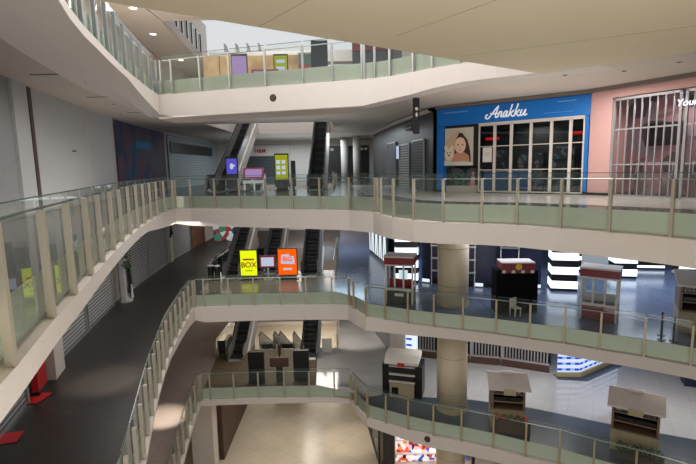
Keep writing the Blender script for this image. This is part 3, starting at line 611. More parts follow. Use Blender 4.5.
# dark shops curving away left of the blue shop
CUR = [(3.0, 50), (2.6, 46), (3.3, 38.6), (3.75, 34.2), (4.3, 30.7), (4.9, 26.9)]
wall('wall_right', rev(CUR), 0, 4.7, 'shop', .2)
struct('trim_8', MB().strip([[(q[0] - .06, q[1], 4.45), (q[0] - .3, q[1] - .05, 4.5), (q[0] - .3, q[1] - .05, 4.62), (q[0] - .06, q[1], 4.7)] for q in CUR]), 'roofk')
def onCur(y):
    pts = rev(CUR)
    for a, b in zip(pts, pts[1:]):
        if a[1] <= y <= b[1]: t = (y - a[1]) / (b[1] - a[1]); return (a[0] + (b[0] - a[0]) * t - .08, y), math.atan2(a[1] - b[1], a[0] - b[0])
for y, w_, z0, z1, m_, nm, lb, cat in (
    (29.4, 2.3, .0, 3.0, 'shutterd', 'glass_shopfront', 'dark glazed shopfront bay next to the blue shop', 'shopfront'),
    (32.4, 2.4, .0, 2.9, 'shutter', 'slatted_shutter', 'pale slatted shutter in the dark shopfront left of the blue shop', 'shutter'),
    (36.3, 3.0, .0, 3.2, 'shutterd', 'glass_shopfront', 'dim glazed shopfront bay beyond the slatted shutter', 'shopfront')):
    q, a = onCur(y); t = thing(nm, lb, cat, (q[0], q[1], 0), a)
    MB().bx(-w_ / 2, w_ / 2, -.03, .02, z0, z1).build('infill', m_, t)
    MB().bx(-w_ / 2 - .06, -w_ / 2, -.06, .05, 0, z1).bx(w_ / 2, w_ / 2 + .06, -.06, .05, 0, z1).bx(-w_ / 2, w_ / 2, -.06, .05, z1, z1 + .07).build('frame', 'steel', t)
q, a = onCur(33.8); t = thing('wall_light_box', 'small lit white box on the dark shopfront wall', 'light', (q[0] - .05, q[1], 2.0), a); MB().bx(-.35, .35, -.06, .0, 0, .9).build('face', 'lcd', t); MB().bx(-.38, .38, -.04, .06, -.03, .93).build('case', 'dark', t)
q, a = onCur(31.0); t = thing('shop_letters', 'dim raised lettering plate high on the dark shopfront', 'sign', (q[0] - .05, q[1], 3.75), a); MB().bx(-.7, .7, -.05, .0, 0, .35).build('plate', 'hoardgap', t); MB().bx(-.5, .5, -.07, -.05, .12, .22).build('letters', 'hoard', t)
# hanging blade sign
t = thing('hanging_blade_sign', 'dark blade sign hanging from the ceiling before the blue shop', 'sign', (3.02, 20.6, 2.85), .3)
MB().bx(-.14, .14, -.04, .04, 0, 1.5).build('board', 'dark', t); MB().tube([(0, 0, 1.5), (0, 0, 1.85)], .02).build('rod', 'steel', t); MB().disc((0, 1.05), .07, .07, -.05).disc((0, .8), .05, .09, -.05).build('pictogram', 'roofk', t)
# far facade of L3 beyond the escalators
t = thing('far_shopfront', 'far white fronted shop with grey shutter and small red sign behind the screens', 'shopfront', (-9.7, 56.8, 0))
MB().bx(-3.6, 2.3, 0, .15, 3.0, 4.3).build('fascia_board', 'white', t); MB().bx(-3.6, 2.3, .05, .2, 0, 3.0).build('shutter', 'shutterd', t); MB().bx(2.3, 2.9, -.1, .2, 0, 4.3).build('pier', 'white', t); MB().bx(-3.9, -3.6, -.1, .2, 0, 4.3).build('pier', 'white', t)
text('red_sign', 'H&M', .62, 'red', t, (-.55, -.02, 3.6), bold=.02)
t = thing('far_shopfront', 'far dark shopfront with lit lettering strip right of the right escalator', 'shopfront', (1.2, 56.8, 0))
MB().bx(-4.0, 1.4, 0, .15, 3.2, 4.0).build('sign_strip', 'black', t); MB().bx(-4.0, 1.4, .05, .2, 0, 3.2).build('shutter', 'shop', t)
for x in (-3.4, -2.9, .1, .6, 1.1): MB().bx(x - .18, x + .18, -.03, 0, 3.45, 3.75).build('letter_block', 'cloth', t)
for x, y, lb in ((-.2, 52, 'far white round column left of the dark curved shops'), (1.1, 50, 'far white round column nearer the dark curved shops')):
    t = thing('round_column', lb, 'column', (x, y, 0)); MB().cyl((0, 0), .4, .4, 0, 4.65).build('shaft', 'white', t, True); MB().cyl((0, 0), .46, .46, 0, .2).build('base_ring', 'steel', t)

# ------------------------------------------------------------------ escalators
def make_escalator(label, loc, rise=6.0, run=11.0):
    t = thing('escalator', label, 'escalator', loc); sl = rise / run
    ys = -1.0
    st = [(-1.0, .03), (0, .03)]; n = 27
    for i in range(n):
        st += [(run * i / n, .03 + rise * (i + 1) / n), (run * (i + 1) / n, .03 + rise * (i + 1) / n)]
    bot = [(run, rise - .6), (0, -.02), (-1.0, 0)]
    MB().prismx(st + bot, -.46, .46).build('steps', 'step', t)
    for sx in (-1, 1):
        x0 = sx * .5; x1 = sx * .56
        bal = [(-1.3, .1), (-1.3, .75), (-1.0, .95), (0, .98), (run, rise + .98), (run + .8, rise + .98), (run + .8, rise + .05), (run, rise + .05), (0, .05)]
        MB().prismx(bal, min(x0, x1), max(x0, x1)).build('balustrade_panel', 'glass' if False else 'escpanel', t)
        MB().tube([(sx * .53, -1.2, .2), (sx * .53, -1.4, .5), (sx * .53, -1.32, .85), (sx * .53, -1.0, 1.0), (sx * .53, 0, 1.03), (sx * .53, run, rise + 1.03), (sx * .53, run + .8, rise + 1.03)], .05, 6).build('handrail', 'rubber', t)
        MB().prismx([(-1.2, 0), (0, 0.0), (run, rise), (run, rise - .95), (1.9, .0)] if False else [(0, .06), (run, rise + .06), (run, rise - .95), (1.75, .004), (0, .004)], min(sx * .56, sx * .7), max(sx * .56, sx * .7)).build('truss_side', 'white', t)
    MB().quad((-.7, 1.75, .004), (.7, 1.75, .004), (.7, run, rise - .95), (-.7, run, rise - .95)).build('truss_underside', 'roofk', t)
    MB().bx(-.5, .5, -1.45, -1.0, .002, .03).build('comb_plate', 'steel', t)
    return t
M['escpanel'] = pbr('escalator_panel', rgb(165, 166, 162), .35, .4)
spec = [(-8.75, 0, 'left escalator rising behind the bridge with the digital totems'), (-2.15, 0, 'right escalator rising behind the bridge with the digital totems'),
        (-8.25, -6, 'left escalator rising behind the yellow lit totem'), (-5.75, -6, 'middle escalator rising behind the small screen between lit totems'), (-2.75, -6, 'right escalator rising behind the orange lit totem'),
        (-8.2, -12, 'left escalator rising behind the dark sign backs'), (-3.0, -12, 'right escalator rising behind the dark sign backs')]
e0 = None
for x, z, lb in spec:
    if e0 is None: e0 = make_escalator(lb, (x, 33.2, z))
    else: e = copy_tree(e0); e.location = (x, 34.3 if x == -5.75 else 33.2, z); e['label'] = lb

for x, lb in ((-6.35, 'left of the two escalators going down from the lowest bridge'), (-4.85, 'right of the two escalators going down from the lowest bridge')):
    e = copy_tree(e0); e.location = (x, 45.9, -18); e.rotation_euler = (0, 0, PI); e['label'] = lb

# ------------------------------------------------------------------ totems and screens
def totem(label, loc, rz, w, h, face, base=.25, frame='black', back=False, group=None):
    t = thing('digital_totem', label, 'totem', loc, rz, group)
    MB().bx(-w / 2, w / 2, -.1, .1, base, h).build('casing', frame, t)
    MB().bx(-w / 2 - .04, w / 2 + .04, -.25, .25, 0, .05).bx(-w / 2 + .1, w / 2 - .1, -.08, .08, .05, base).build('foot', frame, t)
    if face: MB().bx(-w / 2 + .05, w / 2 - .05, -.115, -.1, base + .06, h - .06).build('screen', face, t)
    return t
t = totem('bright yellow lit totem reading BOX on the middle bridge', (-6.78, 31.4, -6), 0, 1.2, 2.1, 'yellow')
text('lettering', 'BOX', .5, 'orange2', t, (0, -.12, 1.05), bold=.012)
MB().bx(-.38, .38, -.125, -.115, 1.38, 1.5).build('upper_print', 'orange2', t); MB().bx(-.25, .25, -.125, -.115, .62, .7).build('lower_print', 'lcdg', t)
t = totem('orange lit totem reading BIG on the middle bridge', (-4.15, 31.4, -6), 0, 1.35, 2.15, 'orange')
MB().prismy([(-.45, 1.1), (.5, 1.05), (.45, 1.62), (.2, 1.6), (.1, 1.75), (-.4, 1.72)], -.122, -.116).build('white_splash', 'lcd', t)
text('lettering', 'BIG', .42, 'orange', t, (0, -.13, 1.4), bold=.015)
MB().bx(-.3, .3, -.125, -.115, .66, .8).build('lower_print', 'lcd', t)
def directory(label, loc, rz, w, zc, h, face, frame, tilt):
    t = thing('directory_screen', label, 'screen', loc, rz)
    MB().cyl((0, 0), .35, .35, 0, .04).cyl((0, 0), .09, .07, .04, zc - h * .3).build('pedestal', 'steel', t)
    MB().box((0, -.06, zc), (w, .1, h), 0, tilt).build('screen_frame', frame, t)
    k = -.06 - .056 * math.cos(tilt); MB().box((0, k, zc - .056 * math.sin(tilt)), (w - .26, .012, h - .24), 0, tilt).build('display', face, t); return t
directory('small white screen in a maroon frame between the yellow and orange totems', (-5.5, 31.4, -6), 0, 1.12, 1.25, .85, 'lcd', 'maroon', 0)
t = totem('totem with a glowing blue and purple screen beside the left escalator', (-7.6, 31.5, 0), 0, .8, 2.35, None); MB().bx(-.34, .34, -.115, -.1, 1.2, 2.2).build('screen', 'lcdp', t); MB().disc((0, 1.7), .12, .2, -.13).disc((.08, 1.75), .16, .07, -.13).build('pale_swirl', 'lcd', t)
t = directory('tilted lavender screen in a magenta frame on the upper bridge', (-6.2, 31.6, 0), 0, 1.35, 1.2, .8, 'lcdl', 'maroon', -.5)
MB().bx(-.75, .75, -.1, .3, .55, .75).bx(-.7, -.6, -.05, .05, 0, .55).bx(.6, .7, -.05, .05, 0, .55).build('counter', 'hoard', t)
t = totem('lime green lit totem with white squares on the upper bridge', (-4.4, 32.2, 0), 0, .95, 2.5, None); MB().bx(-.42, .42, -.115, -.1, .75, 2.4).build('screen', 'lcdg', t)
for i in range(2):
    for j in range(3): MB().bx(-.22 + i * .36 - .12, -.22 + i * .36 + .12, -.13, -.116, 1.05 + j * .38, 1.3 + j * .38).build('white_square', 'lcd', t)
totem('slim dark totem just right of the lime green one', (-3.65, 32.4, 0), .2, .3, 2.0, None)
t = totem('totem with lavender screen on the highest bridge', (-6.55, 30.5, 6), 0, 1.0, 2.6, None); MB().bx(-.45, .45, -.115, -.1, 1.2, 2.45).build('screen', 'lcdl', t)
directory('tilted pale screen in maroon frame on the highest bridge', (-4.95, 30.3, 6), 0, 1.7, 1.25, .8, 'lcdl', 'maroon', -.5)
t = totem('lime green lit totem on the highest bridge', (-4.0, 30.8, 6), 0, .9, 2.6, None); MB().bx(-.4, .4, -.115, -.1, .6, 2.5).build('screen', 'lcdg', t)
for j in range(4): MB().bx(-.26, .26, -.13, -.116, .8 + j * .42, 1.0 + j * .42).build('white_square', 'lcd', t)
totem('left dark sign back on the lowest bridge', (-6.0, 28.45, -12), 0, 1.0, 2.05, None, .1)
totem('right dark sign back on the lowest bridge', (-3.15, 28.55, -12), 0, 1.0, 2.05, None, .1)
t = thing('directory_stand', 'low dark red board on a narrow stand between the two dark sign backs', 'sign', (-4.55, 28.5, -12)); MB().bx(-.6, .6, -.06, .06, 1.0, 1.6).build('board', 'woodd', t); MB().bx(-.2, .2, -.1, .1, 0, 1.0).build('stand', 'dark', t)
# things around L1 escalators
for x, lb in ((-9.3, 'left slim steel bollard stand by the lowest escalators'), (-1.7, 'slim steel stand with pale board right of the lowest escalators')):
    t = thing('barrier_stand', lb, 'stand', (x, 32.6, -12)); MB().bx(-.35, -.27, -.05, .05, 0, 1.3).bx(.27, .35, -.05, .05, 0, 1.3).build('post', 'steel', t); MB().bx(-.27, .27, -.02, .02, .25, 1.25).build('board', 'hoard' if x > -5 else 'dark', t)
for x, z, lb in ((-5.0, -12, 'dark slim stand before the middle of the lowest bridge'),):
    t = thing('sign_post', lb, 'stand', (x, 31.6, z)); MB().cyl((0, 0), .2, .2, 0, .04).cyl((0, 0), .04, .04, .04, .6).build('pole', 'dark', t); MB().bx(-.1, .1, -.03, .03, .5, 1.25).build('plate', 'woodd', t)
for x, y, z, lb in ((-9.5, 31.7, -6, 'left waste bin'), (-9.0, 31.5, -6, 'right waste bin')):
    t = thing('waste_bin', 'dark cylinder bin at the end of the walkway rail, ' + lb[:5].strip() + ' of two', 'bin', (x, y, z)); MB().cyl((0, 0), .2, .2, .02, .95).build('body', 'dark', t, False); MB().cyl((0, 0), .22, .22, .95, 1.02).build('rim', 'steel', t)

# ------------------------------------------------------------------ columns
def column(label, x, y, z, r_, h):
    t = thing('round_column', label, 'column', (x, y, z)); MB().cyl((0, 0), r_, r_, .25, h, 40).build('shaft', 'colm', t, True); MB().cyl((0, 0), r_ + .03, r_ + .03, 0, .25, 40).build('base_ring', 'woodl', t)
    for zz in (1.15, 3.15): MB().cyl((0, 0), r_ + .006, r_ + .006, zz, zz + .02, 40).build('joint_band', 'colj', t)
    return t
column('thick cream column beside the black kiosk on the level with the popcorn cart', 5.6, 24.7, -6, .82, 4.3)
column('thick cream column between wooden kiosk and dark covered cart', 5.6, 24.7, -12, .82, 4.4)
column('thick cream column at the bottom edge next to the colourful shop', 5.6, 24.9, -18, .82, 4.5)
struct('trim_7', MB().bx(-10.4, -9.0, 28.3, 29.3, -18, -13.0), 'white')
struct('wall_left', MB().bx(-9.0, -8.7, 29.5, 41, -18, -13.3), 'woodd')

# ------------------------------------------------------------------ L2 right
wall('wall_right', rev([(2.0, 42), (3.1, 34.5), (4.4, 29.9)]), -6, -1.3, 'shopb')
# glowing striped pillars: black bands with white light bands
def striped(label, loc, w, d, h, n, rz=0):
    t = thing('lit_striped_pillar', label, 'pillar', loc, rz); MB().bx(-w / 2, w / 2, -d / 2, d / 2, 0, h).build('core', 'black', t)
    p_ = h / n
    for i in range(n): MB().bx(-w / 2 - .02, w / 2 + .02, -d / 2 - .02, d / 2 + .02, .18 + i * p_, .18 + i * p_ + p_ * .52).build('light_band', 'led', t)
    return t
striped('glowing white and black striped pillar right of the black kiosk', (12.75, 27.4, -6), 1.4, 1.2, 4.2, 5, -.25)
striped('smaller glowing striped pillar behind the red and white booth', (17.9, 30.1, -6), 1.3, 1.2, 4.2, 5, -.2)
striped('glowing striped pillar behind the popcorn cart', (3.75, 29.9, -6), 1.45, .5, 4.2, 5, -.12)
t = thing('striped_light_wall', 'diagonal black and white lit stripes on the shop side behind the popcorn cart', 'light wall', (2.42, 37.6, -6), math.atan2(-6.5, 1.0))
MB().bx(-3.4, 3.4, -.03, .05, .0, 4.4).build('backing', 'black', t)
for i in range(9):
    x = -3.2 + i * .72
    MB().prismy([(x, .3), (x + .3, .3), (x + .3 + (.5 if i % 2 else -.3), 4.2), (x + (.5 if i % 2 else -.3), 4.2)], -.06, -.03).build('light_bar', 'ledw', t)
SH = [(4.7, 29.75), (6.0, 29.0), (7.4, 28.4), (8.9, 27.9), (11.5, 27.5)]
wall('wall_right', rev(SH), -6, -1.3, 'shopb')
t = thing('checked_plinth', 'black and white dashed skirting along the dark blue shop front', 'skirting', (0, 0, -6))
MB().strip([[(q[0], q[1] - .06, 0), (q[0], q[1] - .06, .35)] for q in SH]).build('plinth', 'black', t)
for i, (a, b) in enumerate(zip(dense(SH, .55), dense(SH, .55)[1:])):
    if i % 2 == 0: d = (b[0] - a[0], b[1] - a[1]); ang = math.atan2(d[1], d[0]); MB().box(((a[0] + b[0]) / 2, (a[1] + b[1]) / 2 - .09, .18), (.5, .03, .2), ang).build('glowing_dash', 'ledw', t)  # dashes share the panel glow only so they show up, not lamps
for x, y, lb in ((7.2, 28.2, 'ghostly pale framed display tower in the dark shop left of the black kiosk'), (9.6, 27.5, 'pale framed display tower in the dark shop right of the black kiosk'), (5.7, 28.9, 'dim display frame in the dark shop next to the cream column')):
    t = thing('display_tower', lb, 'display', (x, y, -6), -.3)
    for sx in (-.5, .5): MB().bx(sx - .03, sx + .03, -.03, .03, 0, 3.6).build('upright', 'roofk', t)
    for z_ in (.9, 1.7, 2.5, 3.3): MB().bx(-.55, .55, -.12, .12, z_, z_ + .08).build('shelf', 'steel', t)
    MB().bx(-.4, .4, .03, .06, .4, 3.5).build('back_panel', 'shopb', t)
# far right background on this level
for i, (x, y, w_, lb) in enumerate(((15.4, 32.5, 1.6, 'left dark counter with white light strips far behind the red booth'), (20.9, 32.4, 2.0, 'middle dark counter with white light strips far at right'), (23.9, 31.6, 2.6, 'rightmost dark counter with white light strips in the background'))):
    t = thing('lit_counter', lb, 'counter', (x, y, -6), -.2); MB().bx(-w_ / 2, w_ / 2, -.5, .5, 0, 1.3).build('counter_body', 'black', t); MB().bx(-w_ / 2, w_ / 2, -.53, -.5, .8, 1.05).bx(-w_ / 2, w_ / 2, -.53, -.5, .15, .3).build('light_strip', 'led', t); MB().bx(-w_ / 2, w_ / 2, .3, .5, 1.3, 2.7).build('back_shelf', 'shopb', t)
    for z_ in (1.7, 2.2): MB().bx(-w_ / 2 + .2, w_ / 2 - .6, .26, .3, z_, z_ + .15).build('small_light', 'ledw', t)
wall('wall_right', [(30, 42), (8, 48)], -6, -1.3, 'shopb')
t = thing('far_lit_window', 'bright window strip at far right behind the stanchions', 'window', (24, 43.4, -6), -.27); MB().bx(-3.5, 3.5, -.1, 0, .6, 2.8).build('glazing', 'ledw', t); MB().bx(-3.6, 3.6, -.05, .05, .4, 3.0).build('frame', 'steel', t)

# popcorn cart (red and white glazed booth)
def booth(label, loc, rz, w, d, h, base_m, low_m, glow=False):
    t = thing('glazed_booth', label, 'kiosk', loc, rz); rb = h * .30; rt_ = h * .83
    MB().bx(-w / 2, w / 2, 0, d, .05, rb).build('counter_base', base_m, t)
    MB().bx(-w / 2 + .03, w / 2 - .03, .03, d - .03, 0, .06).build('plinth', 'black', t)
    for x in (-w / 2, -w / 6, w / 6, w / 2): 
        MB().bx(x - .045, x + .045, -.02, .07, 0 if abs(x) > w / 3 else rb, rt_).build('white_post', 'cloth', t)
    for x in (-w / 2, w / 2): MB().bx(x - .045, x + .045, d - .07, d + .02, 0, rt_).build('white_post', 'cloth', t)
    MB().bx(-w / 2, w / 2, -.03, .08, rb - .05, rb + .07).build('white_rail', 'cloth', t); MB().bx(-w / 2, w / 2, -.03, .08, rt_ - .1, rt_).build('white_rail', 'cloth', t)
    MB().bx(-w / 2 + .05, w / 2 - .05, .02, .03, rb, rt_).build('front_glass', 'glassc', t)
    MB().bx(-w / 2 - .08, w / 2 + .08, -.12, d + .1, rt_, h - .08).build('canopy', 'maroon', t); MB().bx(-w / 2 - .1, w / 2 + .1, -.14, d + .12, h - .08, h).build('canopy_top', 'roofk', t)
    MB().bx(-w / 2 + .1, w / 2 - .1, d * .5, d * .6, rb, rb + .5).build('machine', low_m, t)
    if glow: MB().bx(-.1, .4, d * .45, d * .5, rb + .5, rb + 1.0).build('lit_panel', 'ledw', t)
    return t
t = booth('red and white glazed popcorn cart nearest the bridge corner', (2.72, 24.95, -6), math.atan2(-.4, 1.32), 1.45, 1.0, 2.68, 'black', 'red', True)
MB().bx(-.25, .25, -.02, .0, .45, .6).build('base_label', 'cloth', t)
t = booth('red and white booth with red counter right of the striped pillar', (11.75, 21.5, -6), math.atan2(-.75, 1.05), 1.5, .9, 2.58, 'maroon', 'cloth')
# black kiosk
t = thing('covered_kiosk', 'black draped kiosk with maroon canopy and round yellow logo', 'kiosk', (8.42, 22.95, -6), -.06)
MB().bx(-1.02, 1.02, 0, 1.0, 0, 2.2).build('black_drape', 'drape', t)
MB().bx(-.8, .82, -.12, .9, 2.24, 2.58).build('canopy', 'maroon', t); MB().bx(-.8, .82, -.12, .9, 2.58, 2.64).build('canopy_top', 'roofk', t)
for i in range(7): MB().bx(-.78 + i * .23, -.6 + i * .23, -.13, -.1, 2.1, 2.24).build('scallop', 'cloth' if i % 2 == 0 else 'maroon', t)
MB().disc((.02, 2.42), .16, .16, -.14).build('yellow_logo', pbr('logo_yellow', rgb(225, 185, 40), .5), t)
t = thing('white_chair', 'small white step chair standing at the foot of the black kiosk', 'chair', (8.2, 22.5, -6), .4)
MB().bx(-.2, .2, -.2, .2, .42, .46).build('seat', 'cloth', t); MB().bx(-.2, .2, .16, .2, .46, .9).build('backrest', 'cloth', t)
for x in (-.17, .17):
    for y in (-.17, .17): MB().bx(x - .02, x + .02, y - .02, y + .02, 0, .42).build('leg', 'cloth', t)
# wooden kiosk, right edge
def woodkiosk(label, loc, rz, w, d, h, style=0):
    t = thing('wooden_kiosk', label, 'kiosk', loc, rz); lowz = h * .36; top = h * .86
    MB().bx(-w / 2, w / 2, 0, d, 0, lowz).build('cabinet', 'woodl', t)
    for x0, x1 in ((-w / 2 + .05, -.02), (.02, w / 2 - .05)): MB().bx(x0, x1, -.02, 0, .1, lowz - .06).build('cabinet_door', 'woodl', t)
    for x in (-w / 2, w / 2 - .1): MB().bx(x, x + .1, 0, d, lowz, top).build('side_panel', 'wood', t)
    MB().bx(-w / 2, w / 2, d - .06, d, lowz, top).build('back_panel', 'woodd', t)
    for k in range(3): z_ = lowz + (top - lowz) * (.02 + .30 * k); MB().bx(-w / 2, w / 2, -.03, d, z_, z_ + .06).build('shelf', 'wood', t)
    for k in (1, 2):
        z_ = lowz + (top - lowz) * (.02 + .30 * k) + .06
        for j in range(2): x0 = -w / 2 + .15 + j * (w / 2 - .12); MB().bx(x0, x0 + w / 2 - .2, .08, d - .1, z_, z_ + (.22 if k == 2 else .16)).build('stock_tray', 'stock' if k == 2 else 'black', t)
    MB().prismx([(-.45, top - .12), (-.45, top - .04), (d * .55, h), (d + .15, top + .12), (d + .15, top + .02), (d * .55, h - .1)], -w / 2 - .18, w / 2 + .18).build('roof', 'roofk', t)
    MB().bx(-.3, .28, -.5, -.46, top - .32, top - .02).build('name_board', 'woodl', t)
    MB().bx(-.3, .3, d * .45, d * .65, h - .02, h + .07).build('ridge_cap', 'roofk', t)
    return t
woodkiosk('brown wooden kiosk with white roof at the right picture edge', (15.35, 19.3, -6), -.5, 2.2, 1.6, 2.65)
# stanchions
st0 = None
for x, y, lb in ((13.45, 19.5, 'leftmost queue stanchion beside the brown wooden kiosk'), (13.1, 18.95, 'front queue stanchion near the glass rail'), (13.5, 18.8, 'right queue stanchion closest to the brown wooden kiosk')):
    if st0 is None:
        st0 = thing('queue_stanchion', lb, 'stanchion', (x, y, -6)); MB().cyl((0, 0), .17, .15, 0, .04).build('base', 'dark', st0); MB().cyl((0, 0), .035, .035, .04, 1.0).build('pole', 'dark', st0); MB().cyl((0, 0), .05, .05, 1.0, 1.06).build('belt_head', 'dark', st0)
    else: e = copy_tree(st0); e.location = (x, y, -6); e['label'] = lb

# ------------------------------------------------------------------ L1 right
wall('wall_right', rev([(1.2, 44), (1.98, 37.4), (2.85, 32.9)]), -12, -7.3, 'dark')
struct('wall_right', MB().box((3.45, 32.55, -9.65), (1.2, .2, 4.7), -.25), 'white')
GR = [(4.0, 32.3), (6.07, 31.49), (8.18, 30.75), (10.11, 30.2), (12.9, 28.9)]
for i, (a, b) in enumerate(zip(GR, GR[1:])):
    rz, L_ = frame2(a, b); lb = ['white barred rolling gate left of the lower cream column', 'white barred rolling gate hidden partly by the lower cream column', 'white barred rolling gate right of the lower cream column', 'white barred rolling gate ending at the blue checked light box'][i]
    t = thing('barred_gate', lb, 'gate', (a[0], a[1], -12), rz)
    MB().bx(.05, L_ - .05, -.06, .1, 0, .5).build('kick_board', 'woodd', t); MB().bx(0, .15, -.05, .08, .3, 3.4).build('post', 'gate', t); MB().bx(.15, L_ - .05, -.06, .06, .5, .6).build('rail', 'gate', t); MB().bx(.15, L_ - .05, -.05, .05, 3.3, 3.4).build('rail', 'gate', t)
    n_ = int(L_ / .19)
    for k in range(1, n_): MB().bx(L_ * k / n_ - .04, L_ * k / n_ + .04, -.03, .03, .6, 3.3).build('bar', 'gate', t)
wall('wall_right', offset(GR, -1.4), -12, -7.3, 'shop')
t = thing('checked_light_box', 'glowing white and blue checked light box at the corner of the barred gates', 'light box', (13.16, 28.44, -12), 0)
for a, b in (((0, 0), (1.35, -.1)), ((1.35, -.1), (5.2, 2.3))):
    rz, L_ = frame2(a, b); o = MB().bx(0, L_, -.04, .04, .3, 3.6).build('light_panel', 'checks', t); o.location = (a[0], a[1], 0); o.rotation_euler = (0, 0, rz)
MB().prism([(-.1, -.12), (1.4, -.25), (5.4, 2.2), (5.3, 2.5), (1.35, 0), (-.1, .1)], 0, .28).build('plinth', 'woodl', t)
patch([(13.0, 27.9), (14.7, 27.6), (20.5, 31.2), (19.6, 31.8), (14.5, 28.6), (13.0, 28.7)], -12, 'f_slate', .02)
t = thing('blue_lit_panel', 'small blue and white lit panel left of the barred gates', 'light box', (4.3, 32.05, -12), -.35); MB().bx(-.35, .5, -.1, .0, .6, 3.2).build('light_panel', 'ledw', t)
for j in range(5): MB().bx(-.3, .1, -.12, -.1, .8 + j * .45, .95 + j * .45).build('blue_check', 'ledb', t)
# dark covered cart
t = thing('covered_cart', 'dark cart with white covered top and red label beside the cream column', 'kiosk', (2.95, 25.95, -12), -.28)
MB().bx(-.72, .72, 0, 1.3, 0, .9).build('counter', 'woodl', t); MB().bx(-.68, .68, .1, 1.2, .9, 2.2).build('body', 'shop', t)
for z_ in (.95, 1.4, 1.9): MB().bx(-.76, .76, -.04, .1, z_, z_ + .08).build('shelf', 'roofk', t)
for sx in (-1, 1): MB().bx(sx * .98 - .19, sx * .98 + .19, .1, 1.45, .05, 1.95).build('dark_side_cover', 'black', t)
MB().prismx([(-.25, 2.15), (-.25, 2.3), (.2, 2.6), (1.1, 2.62), (1.55, 2.35), (1.55, 2.18)], -.98, .98).build('white_cover', 'cloth', t); MB().bx(-.2, .2, -.28, -.25, 2.05, 2.28).build('red_label', 'red', t); MB().bx(-.6, -.2, -.02, 0, .2, .65).build('black_panel', 'black', t)
woodkiosk('wooden roofed kiosk right of the lower cream column', (8.0, 22.55, -12), math.atan2(-.3, 1.6), 1.65, 1.2, 2.75)
woodkiosk('wooden roofed kiosk at lower right above the green plants', (13.0, 20.15, -12), math.atan2(-.95, 1.5), 1.9, 1.2, 2.85)
t = thing('goods_stand', 'low dark stand with orange and red goods in front of the left wooden kiosk', 'stand', (8.0, 22.0, -12), -.25)
MB().bx(-.9, .9, 0, .35, 0, .7).build('stand_body', 'woodd', t)
for i, m_ in enumerate(('orange2', 'red', 'leaf', 'maroon', 'orange2')): MB().cyl((-.7 + i * .34, .15), .09, .05, .7, .95, 10).build('goods', m_, t)
t = thing('potted_plants', 'row of low dark green plants in a trough before the lower right kiosk', 'plant', (12.95, 19.55, -12), -.56)
MB().bx(-.9, .9, -.15, .15, 0, .35).build('trough', 'woodd', t); mb = MB()
for k in range(160):
    c_ = Vector((random.uniform(-.95, .95), random.uniform(-.2, .2), random.uniform(.35, .75))); u = Vector((random.uniform(-1, 1), random.uniform(-.6, .6), 1)).normalized() * .16; w = Vector((1, random.uniform(-1, 1), 0)).cross(u).normalized() * .035
    mb.quad(tuple(c_ - u), tuple(c_ + w), tuple(c_ + u), tuple(c_ - w))
mb.build('leaves', 'leaf', t)
t = thing('red_topped_stand', 'blue stand with red top at the far right edge', 'stand', (20.9, 26.9, -12), -.4); MB().bx(-.7, .7, -.5, .5, 0, 1.0).build('body', 'shopb', t); MB().bx(-.75, .75, -.55, .55, 1.0, 1.25).build('top', 'red', t)

# ------------------------------------------------------------------ L0 right shop
t = thing('shop_window', 'frameless dark edged glass shopfront running back on the lowest floor', 'shopfront', (1.75, 28.6, -18), math.atan2(6.1, -.7))
MB().bx(0, 6.2, -.02, .02, .25, 4.4).build('glazing', 'glassc', t); MB().bx(0, 6.2, -.06, .06, 0, .25).build('sill', 'dark', t); MB().bx(-.05, .05, -.06, .06, 0, 4.4).bx(3.0, 3.1, -.06, .06, 0, 4.4).build('mullion', 'dark', t)
t = thing('dark_pier', 'dark square pier left of the colourful shop at the bottom', 'pier', (2.35, 28.4, -18)); MB().bx(-.35, .35, -.2, .3, 0, 4.6).build('shaft', 'shop', t); MB().bx(-.4, .4, -.25, .35, 0, .2).build('base', 'dark', t)
t = thing('shop_display_wall', 'brightly lit shop display of colourful goods at the bottom centre', 'display', (4.6, 28.9, -18)); MB().bx(-1.75, 3.0, 0, .2, 0, 4.5).build('goods', 'shopcol', t)
for k in range(4): MB().bx(-1.75, 3.0, -.2, 0, .6 + k * 1.0, .66 + k * 1.0).build('shelf', 'cloth', t)
t = thing('lit_sign_panel', 'white lit sign panel with pale blue print at the bottom edge', 'sign', (7.6, 27.3, -18), -.1); MB().bx(-.8, 1.2, 0, .1, 2.6, 4.0).build('panel', 'lcd', t); MB().bx(-.5, .3, -.015, 0, 3.5, 3.75).build('blue_print', 'lcdp', t); MB().bx(-.1, .1, .1, .3, 0, 4.0).build('support', 'dark', t)
wall('wall_right', [(12, 31), (2.7, 32)], -18, -13.3, 'white')

